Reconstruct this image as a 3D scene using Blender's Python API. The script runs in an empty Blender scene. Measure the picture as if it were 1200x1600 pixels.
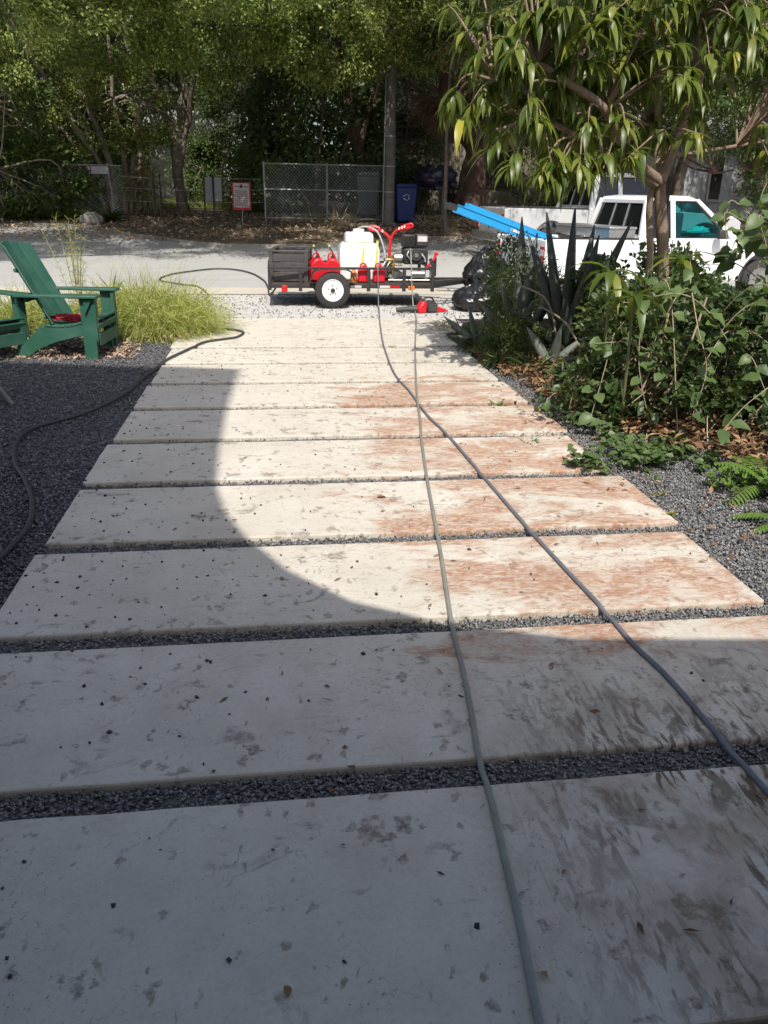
import bpy, bmesh, math, random
import numpy as np
from mathutils import Vector, Matrix, noise

R = math.radians
random.seed(7)
rng = np.random.default_rng(7)
sc = bpy.context.scene
col = sc.collection

# ---------------------------------------------------------------- camera, sky, sun, exposure
CAM_H = 1.65
cr = Vector((0.99161997, -0.12798398, 0.01760521))
cu = Vector((0.03085123, 0.36692817, 0.92973755))
cf = Vector((0.12545136, 0.92140318, -0.36780176))
cam = bpy.data.cameras.new("camera")
cam_o = bpy.data.objects.new("camera", cam)
col.objects.link(cam_o)
cam_o.matrix_world = Matrix(((cr.x, cu.x, -cf.x, 0), (cr.y, cu.y, -cf.y, 0), (cr.z, cu.z, -cf.z, CAM_H), (0, 0, 0, 1)))
cam.sensor_fit = 'VERTICAL'
cam.sensor_height = 36
cam.lens = 36 * 1262.3 / 1600
cam.clip_start = 0.05
cam.clip_end = 1000
sc.camera = cam_o

SUN_EL = 52.0
SHX = 0.07                                   # shadows run along +Y and a touch to +X
world = bpy.data.worlds.new("World")
sc.world = world
world.use_nodes = True
wn = world.node_tree
wn.nodes.clear()
sky = wn.nodes.new('ShaderNodeTexSky')
sky.sky_type = 'NISHITA'
sky.sun_disc = False
sky.air_density = 0.9
sky.dust_density = 3.0
sky.ozone_density = 0.5
sky.sun_elevation = R(SUN_EL)
sky.sun_rotation = R(180) + math.atan(SHX)
bg = wn.nodes.new('ShaderNodeBackground')
bg.inputs['Strength'].default_value = 0.148
wo = wn.nodes.new('ShaderNodeOutputWorld')
wn.links.new(sky.outputs[0], bg.inputs['Color'])
wn.links.new(bg.outputs[0], wo.inputs['Surface'])

sun = bpy.data.lights.new("sun", 'SUN')
sun.energy = 4.2
sun.angle = R(0.53)
sun.color = (1.0, 0.95, 0.87)
sun_o = bpy.data.objects.new("sun", sun)
col.objects.link(sun_o)
hd = Vector((SHX, 1, 0)).normalized() * math.cos(R(SUN_EL))
sun_dir = Vector((hd.x, hd.y, -math.sin(R(SUN_EL))))
sun_o.rotation_euler = sun_dir.to_track_quat('-Z', 'Y').to_euler()
sun_o.location = (0, -10, 20)

sc.view_settings.view_transform = 'Standard'
sc.view_settings.look = 'None'
sc.view_settings.gamma = 1
sc.view_settings.use_curve_mapping = False
sc.view_settings.exposure = 0.33
try:
    sc.cycles.max_bounces = 7
    sc.cycles.diffuse_bounces = 4
    sc.cycles.transparent_max_bounces = 8
except Exception:
    pass

# ---------------------------------------------------------------- materials
def nd(nt, typ, ins=None, **props):
    n = nt.nodes.new(typ)
    for k, v in props.items():
        setattr(n, k, v)
    for k, v in (ins or {}).items():
        if isinstance(v, bpy.types.NodeSocket):
            nt.links.new(v, n.inputs[k])
        else:
            n.inputs[k].default_value = v
    return n

def rgba(c):
    return (c[0], c[1], c[2], 1)

def newmat(name):
    m = bpy.data.materials.new(name)
    m.use_nodes = True
    nt = m.node_tree
    b = nt.nodes['Principled BSDF']
    return m, nt, b

def ramp(nt, fac, a, b, ca=(0, 0, 0), cb=(1, 1, 1)):
    r = nd(nt, 'ShaderNodeValToRGB', {'Fac': fac})
    r.color_ramp.elements[0].position = a
    r.color_ramp.elements[1].position = b
    r.color_ramp.elements[0].color = rgba(ca)
    r.color_ramp.elements[1].color = rgba(cb)
    return r.outputs['Color']

def mixc(nt, fac, a, b, blend='MIX'):
    n = nt.nodes.new('ShaderNodeMix')
    n.data_type = 'RGBA'
    n.blend_type = blend
    for i, v in ((0, fac), (6, a), (7, b)):
        if isinstance(v, bpy.types.NodeSocket):
            nt.links.new(v, n.inputs[i])
        else:
            n.inputs[i].default_value = v if i == 0 else rgba(v)
    return n.outputs[2]

def mth(nt, op, a, b=0.0, clamp=False):
    n = nt.nodes.new('ShaderNodeMath')
    n.operation = op
    n.use_clamp = clamp
    for i, v in ((0, a), (1, b)):
        if isinstance(v, bpy.types.NodeSocket):
            nt.links.new(v, n.inputs[i])
        else:
            n.inputs[i].default_value = v
    return n.outputs[0]

def noi(nt, vec, scale, detail=4, rough=0.55, dist=0.0):
    return nd(nt, 'ShaderNodeTexNoise', {'Vector': vec, 'Scale': scale, 'Detail': detail, 'Roughness': rough, 'Distortion': dist}).outputs['Fac']

def pos(nt):
    return nt.nodes.new('ShaderNodeNewGeometry').outputs['Position']

def bump(nt, b, height, strength, dist):
    n = nd(nt, 'ShaderNodeBump', {'Height': height, 'Strength': strength, 'Distance': dist})
    nt.links.new(n.outputs[0], b.inputs['Normal'])

def pm(name, c1, c2=None, scale=6.0, rough=0.6, metal=0.0, bmp=0.0, bscale=60, spec=0.5, coat=0.0, obj=True):
    """plain painted, metal, wood or plastic surface with grain and slight wear"""
    m, nt, b = newmat(name)
    c2 = c2 or tuple(x * 0.8 for x in c1)
    v = nt.nodes.new('ShaderNodeTexCoord').outputs['Object'] if obj else pos(nt)
    n1 = noi(nt, v, scale, 6, 0.6, 0.4)
    nt.links.new(mixc(nt, ramp(nt, n1, 0.35, 0.7), c1, c2), b.inputs['Base Color'])
    rr = mth(nt, 'ADD', mth(nt, 'MULTIPLY', noi(nt, v, scale * 3, 3), 0.2), rough - 0.1, True)
    nt.links.new(rr, b.inputs['Roughness'])
    b.inputs['Metallic'].default_value = metal
    b.inputs['Specular IOR Level'].default_value = spec
    if coat:
        b.inputs['Coat Weight'].default_value = coat
        b.inputs['Coat Roughness'].default_value = 0.08
    if bmp:
        bump(nt, b, noi(nt, v, bscale, 4), bmp, 0.01)
    return m

def leafmat(name, stops, rough=0.45, trans=0.3, spec=0.4):
    """foliage: colour differs leaf by leaf, some light comes through"""
    m, nt, b = newmat(name)
    g = nt.nodes.new('ShaderNodeNewGeometry')
    oi = nt.nodes.new('ShaderNodeObjectInfo')
    f = mth(nt, 'FRACT', mth(nt, 'ADD', g.outputs['Random Per Island'], oi.outputs['Random']))
    r = nt.nodes.new('ShaderNodeValToRGB')
    nt.links.new(f, r.inputs['Fac'])
    e = r.color_ramp.elements
    e[0].position = 0.0
    e[0].color = rgba(stops[0])
    e[1].position = 1.0
    e[1].color = rgba(stops[-1])
    for i, s in enumerate(stops[1:-1]):
        q = e.new((i + 1) / (len(stops) - 1))
        q.color = rgba(s)
    nt.links.new(r.outputs[0], b.inputs['Base Color'])
    b.inputs['Roughness'].default_value = rough
    b.inputs['Specular IOR Level'].default_value = spec
    t = nt.nodes.new('ShaderNodeBsdfTranslucent')
    tc = mixc(nt, 0.55, r.outputs[0], (0.20, 0.26, 0.03))
    nt.links.new(tc, t.inputs['Color'])
    mx = nd(nt, 'ShaderNodeMixShader', {'Fac': trans})
    nt.links.new(b.outputs[0], mx.inputs[1])
    nt.links.new(t.outputs[0], mx.inputs[2])
    nt.links.new(mx.outputs[0], nt.nodes['Material Output'].inputs['Surface'])
    return m

def stonemat(name, stops, rough=0.85):
    m, nt, b = newmat(name)
    g = nt.nodes.new('ShaderNodeNewGeometry')
    r = nt.nodes.new('ShaderNodeValToRGB')
    nt.links.new(g.outputs['Random Per Island'], r.inputs['Fac'])
    e = r.color_ramp.elements
    e[0].color = rgba(stops[0])
    e[1].color = rgba(stops[-1])
    for i, s in enumerate(stops[1:-1]):
        e.new((i + 1) / (len(stops) - 1)).color = rgba(s)
    nt.links.new(r.outputs[0], b.inputs['Base Color'])
    b.inputs['Roughness'].default_value = rough
    b.inputs['Specular IOR Level'].default_value = 0.3
    return m

def sstep(nt, v, a, b):
    return nd(nt, 'ShaderNodeMapRange', {'Value': v, 'From Min': a, 'From Max': b}, interpolation_type='SMOOTHSTEP', clamp=True).outputs[0]

def concrete_mat():
    m, nt, b = newmat("stained_concrete")
    p = pos(nt)
    sx = nd(nt, 'ShaderNodeSeparateXYZ', {0: p})
    X, Y = sx.outputs[0], sx.outputs[1]
    mul = lambda *a: mth(nt, 'MULTIPLY', a[0], a[1]) if len(a) == 2 else mth(nt, 'MULTIPLY', a[0], mul(*a[1:]))
    def sc_noise(sxy, detail, rough, dist, off=0.0):
        mp = nd(nt, 'ShaderNodeMapping', {'Vector': p, 'Location': (off, off * .7, 0), 'Scale': (sxy[0], sxy[1], 8)})
        return noi(nt, mp.outputs[0], 1.0, detail, rough, dist)
    c = mixc(nt, ramp(nt, noi(nt, p, 1.7, 5, 0.6), 0.35, 0.65), (0.60, 0.56, 0.485), (0.52, 0.48, 0.41))
    c = mixc(nt, mul(ramp(nt, noi(nt, p, 7, 8, 0.7), 0.45, 0.72), 0.35), c, (0.40, 0.345, 0.265))
    c = mixc(nt, mul(ramp(nt, noi(nt, p, 60, 4, 0.7), 0.48, 0.72), 0.30), c, (0.34, 0.29, 0.225))
    # pock marks and pinholes
    c = mixc(nt, mul(ramp(nt, noi(nt, p, 85, 2, 0.5), 0.69, 0.75), ramp(nt, noi(nt, p, 2.4, 2), 0.45, 0.6)), c, (0.13, 0.11, 0.09))
    right = sstep(nt, X, -0.9, 1.0)
    clus = ramp(nt, noi(nt, p, 1.35, 4, 0.6), 0.34, 0.58)
    # short brush strokes of dirt
    st = ramp(nt, sc_noise((11, 25), 6, 0.66, 1.7), 0.545, 0.62)
    amt = mth(nt, 'ADD', 0.16, mul(sstep(nt, X, -0.5, 0.9), sstep(nt, Y, 1.9, 3.0), 0.66))
    c = mixc(nt, mul(st, clus, amt), c, (0.225, 0.165, 0.115))
    st2 = ramp(nt, sc_noise((27, 20), 5, 0.62, 2.4, 3.0), 0.60, 0.66)
    c = mixc(nt, mul(st2, ramp(nt, noi(nt, p, 2.2, 2), 0.46, 0.6), 0.7), c, (0.17, 0.14, 0.11))
    # broad grey scuffs with ragged outlines
    s1 = ramp(nt, sc_noise((3.6, 5.2), 8, 0.64, 0.9, 11.0), 0.60, 0.665)
    c = mixc(nt, mul(s1, ramp(nt, noi(nt, p, 34, 5, 0.7), 0.30, 0.58), 0.75), c, (0.19, 0.165, 0.14))
    # separate smudges, each in its own place: footprints, tyre scrubs, leaf stains
    def smudge(sxy, keep, ra, rb, warp, off, colr, k):
        wn_ = nd(nt, 'ShaderNodeTexNoise', {'Vector': p, 'Scale': 14.0 + off, 'Detail': 4.0, 'Roughness': 0.6})
        wv = nd(nt, 'ShaderNodeVectorMath', {0: wn_.outputs['Color'], 1: (0.5, 0.5, 0.5)}, operation='SUBTRACT')
        ws = nd(nt, 'ShaderNodeVectorMath', {0: wv.outputs[0], 'Scale': warp}, operation='SCALE')
        wp = nd(nt, 'ShaderNodeVectorMath', {0: p, 1: ws.outputs[0]}, operation='ADD')
        mp = nd(nt, 'ShaderNodeMapping', {'Vector': wp.outputs[0], 'Location': (off, off * 1.3, 0), 'Scale': (sxy[0], sxy[1], 1)})
        vo = nd(nt, 'ShaderNodeTexVoronoi', {'Vector': mp.outputs[0], 'Scale': 1.0}, voronoi_dimensions='2D')
        cc = nd(nt, 'ShaderNodeSeparateColor', {0: vo.outputs['Color']})
        sel = ramp(nt, cc.outputs[0], keep, keep + .04)
        rad = mth(nt, 'SUBTRACT', mth(nt, 'ADD', ra, mul(cc.outputs[1], rb)), vo.outputs['Distance'])
        blob = sstep(nt, rad, 0.0, 0.10)
        br = ramp(nt, noi(nt, p, 42 + off, 5, 0.7), 0.30, 0.62)
        return mul(sel, blob, br, k)
    c = mixc(nt, smudge((3.6, 5.5), .66, .0, .26, .24, 1.0, 0, .85), c, (0.165, 0.125, 0.09))
    c = mixc(nt, smudge((9, 5.5), .66, .0, .28, .16, 4.0, 0, .85), c, (0.125, 0.105, 0.085))
    c = mixc(nt, smudge((16, 9), .60, .05, .22, .09, 7.0, 0, .8), c, (0.17, 0.135, 0.10))
    # rusty red wash on the right half of the drive
    base_r = sc_noise((1.7, 2.9), 9, 0.63, 0.6, 2.0)
    msk = mul(sstep(nt, X, -0.15, 0.95), sstep(nt, Y, 2.15, 2.7), sstep(nt, Y, 9.2, 6.8))
    thr = mth(nt, 'ADD', base_r, mth(nt, 'MULTIPLY', mth(nt, 'SUBTRACT', msk, 0.74), 0.30))
    red = ramp(nt, thr, 0.49, 0.60)
    fs = ramp(nt, sc_noise((17, 38), 7, 0.70, 1.1, 5.0), 0.40, 0.58)
    rf = mul(red, mth(nt, 'ADD', 0.28, mul(fs, 0.62)))
    c = mixc(nt, rf, c, mixc(nt, noi(nt, p, 5, 3), (0.25, 0.105, 0.052), (0.40, 0.21, 0.12)))
    # dark dragged streaks near the carport, running towards the photographer
    near = mul(sstep(nt, X, 0.42, 1.15), sstep(nt, Y, 2.9, 1.9))
    dk = ramp(nt, sc_noise((34, 7.5), 4, 0.58, 0.7, 9.0), 0.525, 0.60)
    dk2 = ramp(nt, sc_noise((13, 6.5), 7, 0.68, 0.8, 4.0), 0.50, 0.60)
    reg = ramp(nt, noi(nt, p, 2.3, 4, 0.6), 0.32, 0.52)
    c = mixc(nt, mul(near, ramp(nt, noi(nt, p, 3.4, 7, 0.66), 0.44, 0.62), 0.55), c, (0.27, 0.19, 0.125))
    c = mixc(nt, mul(near, reg, mth(nt, 'MAXIMUM', mul(dk, 0.92), mul(dk2, 0.75))), c, (0.11, 0.080, 0.052))
    nt.links.new(c, b.inputs['Base Color'])
    b.inputs['Roughness'].default_value = 0.85
    b.inputs['Specular IOR Level'].default_value = 0.25
    hgt = mth(nt, 'ADD', noi(nt, p, 180, 4, 0.7), mth(nt, 'MULTIPLY', noi(nt, p, 9, 4), 1.4))
    bump(nt, b, hgt, 0.3, 0.004)
    return m

def asphalt_mat(name, ca, cb, cs, sc1=300, bumpd=0.004):
    m, nt, b = newmat(name)
    p = pos(nt)
    vor = nd(nt, 'ShaderNodeTexVoronoi', {'Vector': p, 'Scale': 90.0})
    big = ramp(nt, noi(nt, p, 0.6, 6, 0.6, 0.5), 0.3, 0.7)
    c = mixc(nt, big, ca, cb)
    vs = nd(nt, 'ShaderNodeSeparateColor', {0: vor.outputs['Color']})
    c = mixc(nt, mth(nt, 'MULTIPLY', vs.outputs[0], 0.45), c, cs)
    mp = nd(nt, 'ShaderNodeMapping', {'Vector': p, 'Scale': (0.25, 2.2, 1)})
    c = mixc(nt, mth(nt, 'MULTIPLY', ramp(nt, noi(nt, mp.outputs[0], 1.2, 6, 0.6), 0.5, 0.75), 0.3), c, tuple(x * 0.6 for x in ca))
    nt.links.new(c, b.inputs['Base Color'])
    b.inputs['Roughness'].default_value = 0.9
    b.inputs['Specular IOR Level'].default_value = 0.25
    bump(nt, b, mth(nt, 'ADD', vor.outputs['Distance'], noi(nt, p, 40, 4)), 0.5, bumpd)
    return m

def soil_mat(name, ca, cb, cc):
    m, nt, b = newmat(name)
    p = pos(nt)
    c = mixc(nt, ramp(nt, noi(nt, p, 1.3, 8, 0.65), 0.3, 0.7), ca, cb)
    c = mixc(nt, ramp(nt, noi(nt, p, 30, 5, 0.7), 0.52, 0.68), c, cc)
    nt.links.new(c, b.inputs['Base Color'])
    b.inputs['Roughness'].default_value = 0.95
    b.inputs['Specular IOR Level'].default_value = 0.15
    bump(nt, b, noi(nt, p, 35, 6, 0.7), 0.8, 0.02)
    return m

def glassy(name, c, alpha, rough=0.04, tint=None):
    m, nt, b = newmat(name)
    b.inputs['Base Color'].default_value = rgba(c)
    b.inputs['Roughness'].default_value = rough
    b.inputs['Specular IOR Level'].default_value = 0.6
    t = nt.nodes.new('ShaderNodeBsdfTransparent')
    t.inputs['Color'].default_value = rgba(tint or (0.5, 0.5, 0.52))
    mx = nd(nt, 'ShaderNodeMixShader', {'Fac': alpha})
    nt.links.new(t.outputs[0], mx.inputs[1])
    nt.links.new(b.outputs[0], mx.inputs[2])
    nt.links.new(mx.outputs[0], nt.nodes['Material Output'].inputs['Surface'])
    return m

M = {}
M['concrete'] = concrete_mat()
M['apron'] = asphalt_mat("apron_concrete", (0.50, 0.47, 0.41), (0.42, 0.39, 0.34), (0.30, 0.28, 0.25))
M['gutter'] = asphalt_mat("gutter_concrete", (0.52, 0.48, 0.40), (0.45, 0.41, 0.34), (0.36, 0.33, 0.28))
M['shoulder'] = asphalt_mat("shoulder_gravel", (0.56, 0.545, 0.52), (0.50, 0.485, 0.46), (0.27, 0.26, 0.25), bumpd=0.008)
M['asphalt'] = asphalt_mat("bleached_asphalt", (0.42, 0.415, 0.40), (0.36, 0.355, 0.345), (0.28, 0.28, 0.27))
M['kerb'] = asphalt_mat("kerb_concrete", (0.33, 0.31, 0.27), (0.22, 0.21, 0.18), (0.16, 0.15, 0.13))
M['verge'] = soil_mat("verge_soil", (0.10, 0.075, 0.05), (0.17, 0.14, 0.10), (0.24, 0.19, 0.13))
M['bed'] = soil_mat("bed_soil", (0.05, 0.038, 0.028), (0.085, 0.06, 0.042), (0.15, 0.09, 0.055))
M['gravel_base'] = soil_mat("gravel_base", (0.11, 0.11, 0.113), (0.16, 0.16, 0.16), (0.07, 0.07, 0.073))
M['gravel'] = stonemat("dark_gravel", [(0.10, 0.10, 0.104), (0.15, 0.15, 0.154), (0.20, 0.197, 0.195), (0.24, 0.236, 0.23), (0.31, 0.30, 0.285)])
M['gravel_shaded'] = stonemat("shade_toned_gravel", [(0.055, 0.055, 0.064), (0.09, 0.09, 0.10), (0.125, 0.125, 0.135), (0.16, 0.158, 0.165), (0.26, 0.25, 0.245)])  # same gravel in darker tones, deepening the shade on the left by colour
M['gravel_light'] = stonemat("mixed_gravel", [(0.10, 0.095, 0.09), (0.20, 0.19, 0.18), (0.27, 0.255, 0.24), (0.40, 0.38, 0.35)])
M['pebble'] = stonemat("stray_pebbles", [(0.03, 0.03, 0.033), (0.05, 0.05, 0.055), (0.09, 0.088, 0.085)])
M['rock'] = soil_mat("boulder_stone", (0.16, 0.15, 0.14), (0.24, 0.23, 0.21), (0.10, 0.10, 0.09))
M['lawn_soil'] = soil_mat("lawn_soil", (0.10, 0.12, 0.04), (0.15, 0.16, 0.055), (0.18, 0.19, 0.07))
M['bark'] = pm("grey_bark", (0.22, 0.185, 0.15), (0.11, 0.09, 0.07), 5, 0.9, bmp=0.9, bscale=18, spec=0.2, obj=False)
M['bark_pale'] = pm("pale_bark", (0.30, 0.255, 0.20), (0.14, 0.115, 0.09), 4, 0.85, bmp=0.7, bscale=20, spec=0.2, obj=False)
M['bark_red'] = pm("reddish_bark", (0.15, 0.095, 0.075), (0.075, 0.05, 0.042), 4, 0.9, bmp=0.9, bscale=14, spec=0.2, obj=False)
M['bark_mango'] = pm("mango_bark", (0.30, 0.22, 0.165), (0.17, 0.12, 0.09), 6, 0.85, bmp=0.7, bscale=30, spec=0.2, obj=False)
M['stem'] = pm("green_stem", (0.14, 0.15, 0.06), (0.10, 0.09, 0.045), 10, 0.7, obj=False)
M['twig'] = pm("dry_twig", (0.33, 0.27, 0.19), (0.20, 0.15, 0.10), 10, 0.85, obj=False)
M['pole'] = pm("weathered_pole", (0.20, 0.19, 0.175), (0.12, 0.115, 0.105), 4, 0.9, bmp=0.6, bscale=25, spec=0.2, obj=False)
M['leaf_olive'] = leafmat("olive_leaves", [(0.065, 0.095, 0.02), (0.15, 0.20, 0.045), (0.42, 0.47, 0.13), (0.28, 0.34, 0.08), (0.085, 0.13, 0.03)], trans=0.32)
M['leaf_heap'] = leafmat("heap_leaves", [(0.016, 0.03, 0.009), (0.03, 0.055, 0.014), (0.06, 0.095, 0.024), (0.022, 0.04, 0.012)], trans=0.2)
M['leaf_green'] = leafmat("green_tree_leaves", [(0.05, 0.10, 0.02), (0.13, 0.20, 0.04), (0.34, 0.40, 0.10), (0.21, 0.28, 0.06), (0.08, 0.13, 0.028)], trans=0.34)
M['leaf_straw'] = leafmat("straw_leaves", [(0.20, 0.19, 0.07), (0.34, 0.31, 0.14), (0.26, 0.26, 0.07), (0.42, 0.38, 0.22)], trans=0.25)
M['leaf_dark'] = leafmat("dark_leaves", [(0.03, 0.058, 0.014), (0.05, 0.09, 0.02), (0.085, 0.125, 0.03), (0.04, 0.07, 0.018)], trans=0.24)
M['leaf_mid'] = leafmat("mid_green_leaves", [(0.05, 0.085, 0.02), (0.07, 0.12, 0.028), (0.10, 0.15, 0.035), (0.06, 0.10, 0.022)], trans=0.28)
M['leaf_broad'] = leafmat("broad_leaves", [(0.06, 0.095, 0.035), (0.09, 0.13, 0.045), (0.07, 0.11, 0.035)], 0.38, 0.2, 0.45)
M['leaf_mango'] = leafmat("mango_leaves", [(0.045, 0.09, 0.017), (0.10, 0.15, 0.024), (0.18, 0.22, 0.036), (0.06, 0.105, 0.018), (0.27, 0.28, 0.05)], 0.38, 0.42, 0.5)
M['leaf_yellow'] = leafmat("yellowing_leaves", [(0.40, 0.36, 0.04), (0.30, 0.30, 0.05)], 0.4, 0.35)
M['leaf_vine'] = leafmat("vine_leaves", [(0.055, 0.10, 0.03), (0.085, 0.14, 0.045), (0.12, 0.175, 0.06), (0.07, 0.11, 0.035)], 0.45, 0.3)
M['leaf_fern'] = leafmat("fern_fronds", [(0.10, 0.19, 0.03), (0.15, 0.25, 0.04)], 0.5, 0.35)
M['feather'] = leafmat("feathery_grass", [(0.28, 0.34, 0.055), (0.44, 0.48, 0.11), (0.62, 0.60, 0.25), (0.35, 0.41, 0.075)], 0.6, 0.45)
M['grass_dry'] = leafmat("dry_strands", [(0.30, 0.25, 0.15), (0.42, 0.35, 0.22), (0.22, 0.18, 0.11)], 0.8, 0.2)
M['grass_lawn'] = leafmat("lawn_blades", [(0.11, 0.15, 0.03), (0.17, 0.20, 0.045), (0.24, 0.25, 0.07)], 0.6, 0.3)
M['litter'] = leafmat("fallen_leaves", [(0.13, 0.065, 0.035), (0.22, 0.11, 0.055), (0.32, 0.19, 0.10), (0.09, 0.05, 0.03), (0.40, 0.28, 0.16)], 0.75, 0.08)
M['litter_pale'] = leafmat("pale_fallen_leaves", [(0.35, 0.22, 0.14), (0.48, 0.35, 0.24), (0.25, 0.15, 0.09), (0.50, 0.42, 0.33)], 0.75, 0.08)
M['dead_vine'] = leafmat("dead_vine", [(0.10, 0.06, 0.04), (0.16, 0.095, 0.06), (0.22, 0.14, 0.09)], 0.85, 0.08)
M['agave'] = pm("agave_skin", (0.070, 0.085, 0.070), (0.042, 0.052, 0.043), 7, 0.5, spec=0.4)
M['agave_pale'] = pm("pale_agave_skin", (0.15, 0.175, 0.15), (0.10, 0.115, 0.10), 7, 0.5, spec=0.4)
M['green_paint'] = pm("green_paint", (0.020, 0.090, 0.057), (0.048, 0.125, 0.090), 5, 0.46, bmp=0.12, bscale=40)
M['grey_paint'] = pm("grey_green_board", (0.23, 0.24, 0.215), (0.17, 0.18, 0.16), 9, 0.7)
M['red_cloth'] = pm("red_cloth", (0.42, 0.015, 0.035), (0.28, 0.01, 0.025), 20, 0.8, bmp=0.5, bscale=120)
M['black_metal'] = pm("black_metal", (0.022, 0.022, 0.024), (0.04, 0.038, 0.036), 14, 0.45, 0.0)
M['black_rubber'] = pm("black_rubber", (0.028, 0.028, 0.029), (0.045, 0.044, 0.043), 20, 0.8, spec=0.3)
M['black_plastic'] = pm("black_plastic", (0.03, 0.029, 0.03), (0.05, 0.048, 0.047), 12, 0.5)
M['box_wood'] = pm("dark_crate_plastic", (0.055, 0.05, 0.05), (0.085, 0.078, 0.075), 8, 0.45)
M['white_rim'] = pm("white_enamel", (0.80, 0.80, 0.78), (0.72, 0.71, 0.68), 10, 0.35)
M['white_paint'] = pm("white_car_paint", (0.80, 0.81, 0.82), (0.77, 0.78, 0.79), 2, 0.3, coat=0.6)
M['white_paint_dull'] = pm("dull_white_paint", (0.50, 0.50, 0.50), (0.40, 0.40, 0.40), 2, 0.35, coat=0.3)
M['red_plastic'] = pm("red_plastic", (0.58, 0.012, 0.025), (0.50, 0.01, 0.02), 6, 0.38)
M['red_paint'] = pm("red_paint", (0.62, 0.02, 0.03), (0.52, 0.015, 0.025), 10, 0.35)
M['tank'] = pm("translucent_tank", (0.74, 0.77, 0.74), (0.66, 0.70, 0.67), 3, 0.35)
M['strap'] = pm("yellow_strap", (0.62, 0.58, 0.10), (0.5, 0.46, 0.08), 20, 0.7)
M['steel'] = pm("bright_steel", (0.55, 0.55, 0.54), (0.42, 0.42, 0.41), 12, 0.35, 0.9)
M['galv'] = pm("galvanised_steel", (0.38, 0.39, 0.40), (0.27, 0.28, 0.28), 12, 0.5, 0.6)
M['brass'] = pm("brass", (0.55, 0.40, 0.14), (0.42, 0.30, 0.10), 12, 0.35, 0.9)
M['amber'] = pm("amber_lens", (0.75, 0.20, 0.01), (0.6, 0.15, 0.01), 12, 0.25)
M['red_lens'] = pm("red_lens", (0.50, 0.012, 0.015), (0.40, 0.01, 0.01), 12, 0.2)
M['clear_lens'] = pm("clear_lens", (0.62, 0.58, 0.58), (0.55, 0.5, 0.5), 12, 0.2)
M['orange'] = pm("orange_plastic", (0.60, 0.22, 0.04), (0.5, 0.18, 0.03), 10, 0.45)
M['glass_dark'] = glassy("dark_window_glass", (0.012, 0.013, 0.015), 0.9)
M['glass_teal'] = glassy("tinted_window_glass", (0.01, 0.03, 0.032), 0.14, tint=(0.55, 0.84, 0.85))
M['interior'] = pm("cab_upholstery", (0.10, 0.10, 0.105), (0.07, 0.07, 0.075), 10, 0.8)
M['turquoise'] = pm("turquoise_cloth", (0.03, 0.72, 0.64), (0.03, 0.55, 0.55), 15, 0.6)
M['tread_plate'] = pm("tread_plate", (0.62, 0.62, 0.61), (0.5, 0.5, 0.49), 16, 0.35, 0.8)
M['ladder_blue'] = pm("blue_fibreglass", (0.015, 0.30, 0.62), (0.02, 0.26, 0.55), 6, 0.45)
M['bag'] = pm("black_bin_bag", (0.010, 0.010, 0.011), (0.016, 0.016, 0.017), 8, 0.34, spec=0.6)
M['bin_blue'] = pm("blue_bin_plastic", (0.012, 0.03, 0.16), (0.01, 0.025, 0.13), 6, 0.5)
M['bin_grey'] = pm("grey_bin_plastic", (0.10, 0.11, 0.115), (0.08, 0.085, 0.09), 6, 0.5)
M['sign_red'] = pm("sign_red", (0.40, 0.018, 0.035), (0.32, 0.016, 0.028), 10, 0.5)
M['sign_white'] = pm("sign_white", (0.46, 0.40, 0.40), (0.38, 0.34, 0.34), 10, 0.5)
M['sign_ink'] = pm("sign_ink", (0.10, 0.03, 0.04), (0.08, 0.03, 0.03), 10, 0.6)
M['sign_grey'] = pm("dull_sign_board", (0.42, 0.43, 0.45), (0.32, 0.33, 0.36), 6, 0.6)
M['hose_clear'] = pm("pale_green_hose", (0.25, 0.255, 0.22), (0.19, 0.195, 0.165), 14, 0.4)
M['hose_grey'] = pm("grey_hose", (0.15, 0.155, 0.18), (0.11, 0.115, 0.135), 14, 0.45)
M['hose_black'] = pm("black_garden_hose", (0.055, 0.057, 0.055), (0.04, 0.042, 0.04), 14, 0.5)
M['wall_white'] = pm("white_house_wall", (0.62, 0.63, 0.64), (0.48, 0.49, 0.50), 1.5, 0.85, bmp=0.2, bscale=20, obj=False)
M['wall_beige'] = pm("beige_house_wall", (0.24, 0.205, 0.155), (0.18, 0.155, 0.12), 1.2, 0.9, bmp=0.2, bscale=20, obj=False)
M['wall_grey'] = pm("grey_board_wall", (0.40, 0.41, 0.43), (0.28, 0.29, 0.31), 3, 0.8, bmp=0.2, bscale=25, obj=False)
M['wall_dull'] = pm("dull_grey_wall", (0.26, 0.255, 0.24), (0.20, 0.195, 0.185), 3, 0.85, obj=False)
M['roof_metal'] = pm("pale_metal_roof", (0.66, 0.67, 0.68), (0.50, 0.51, 0.52), 3, 0.4, 0.3, obj=False)
M['roof_dark'] = pm("dark_roof", (0.09, 0.08, 0.07), (0.06, 0.055, 0.05), 3, 0.8, obj=False)
M['window_dark'] = pm("dark_window", (0.012, 0.013, 0.015), (0.02, 0.02, 0.022), 3, 0.15)
M['timber_dark'] = pm("dark_timber", (0.06, 0.045, 0.035), (0.035, 0.028, 0.022), 5, 0.8, obj=False)
M['tarp'] = pm("dark_blue_tarp", (0.035, 0.035, 0.085), (0.06, 0.03, 0.07), 9, 0.3, spec=0.7)
M['stucco'] = pm("carport_stucco", (0.70, 0.68, 0.64), (0.62, 0.60, 0.56), 2, 0.9, bmp=0.3, bscale=60, obj=False)
M['ceiling'] = pm("carport_soffit", (0.72, 0.71, 0.68), (0.64, 0.63, 0.60), 2, 0.9, obj=False)

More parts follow.
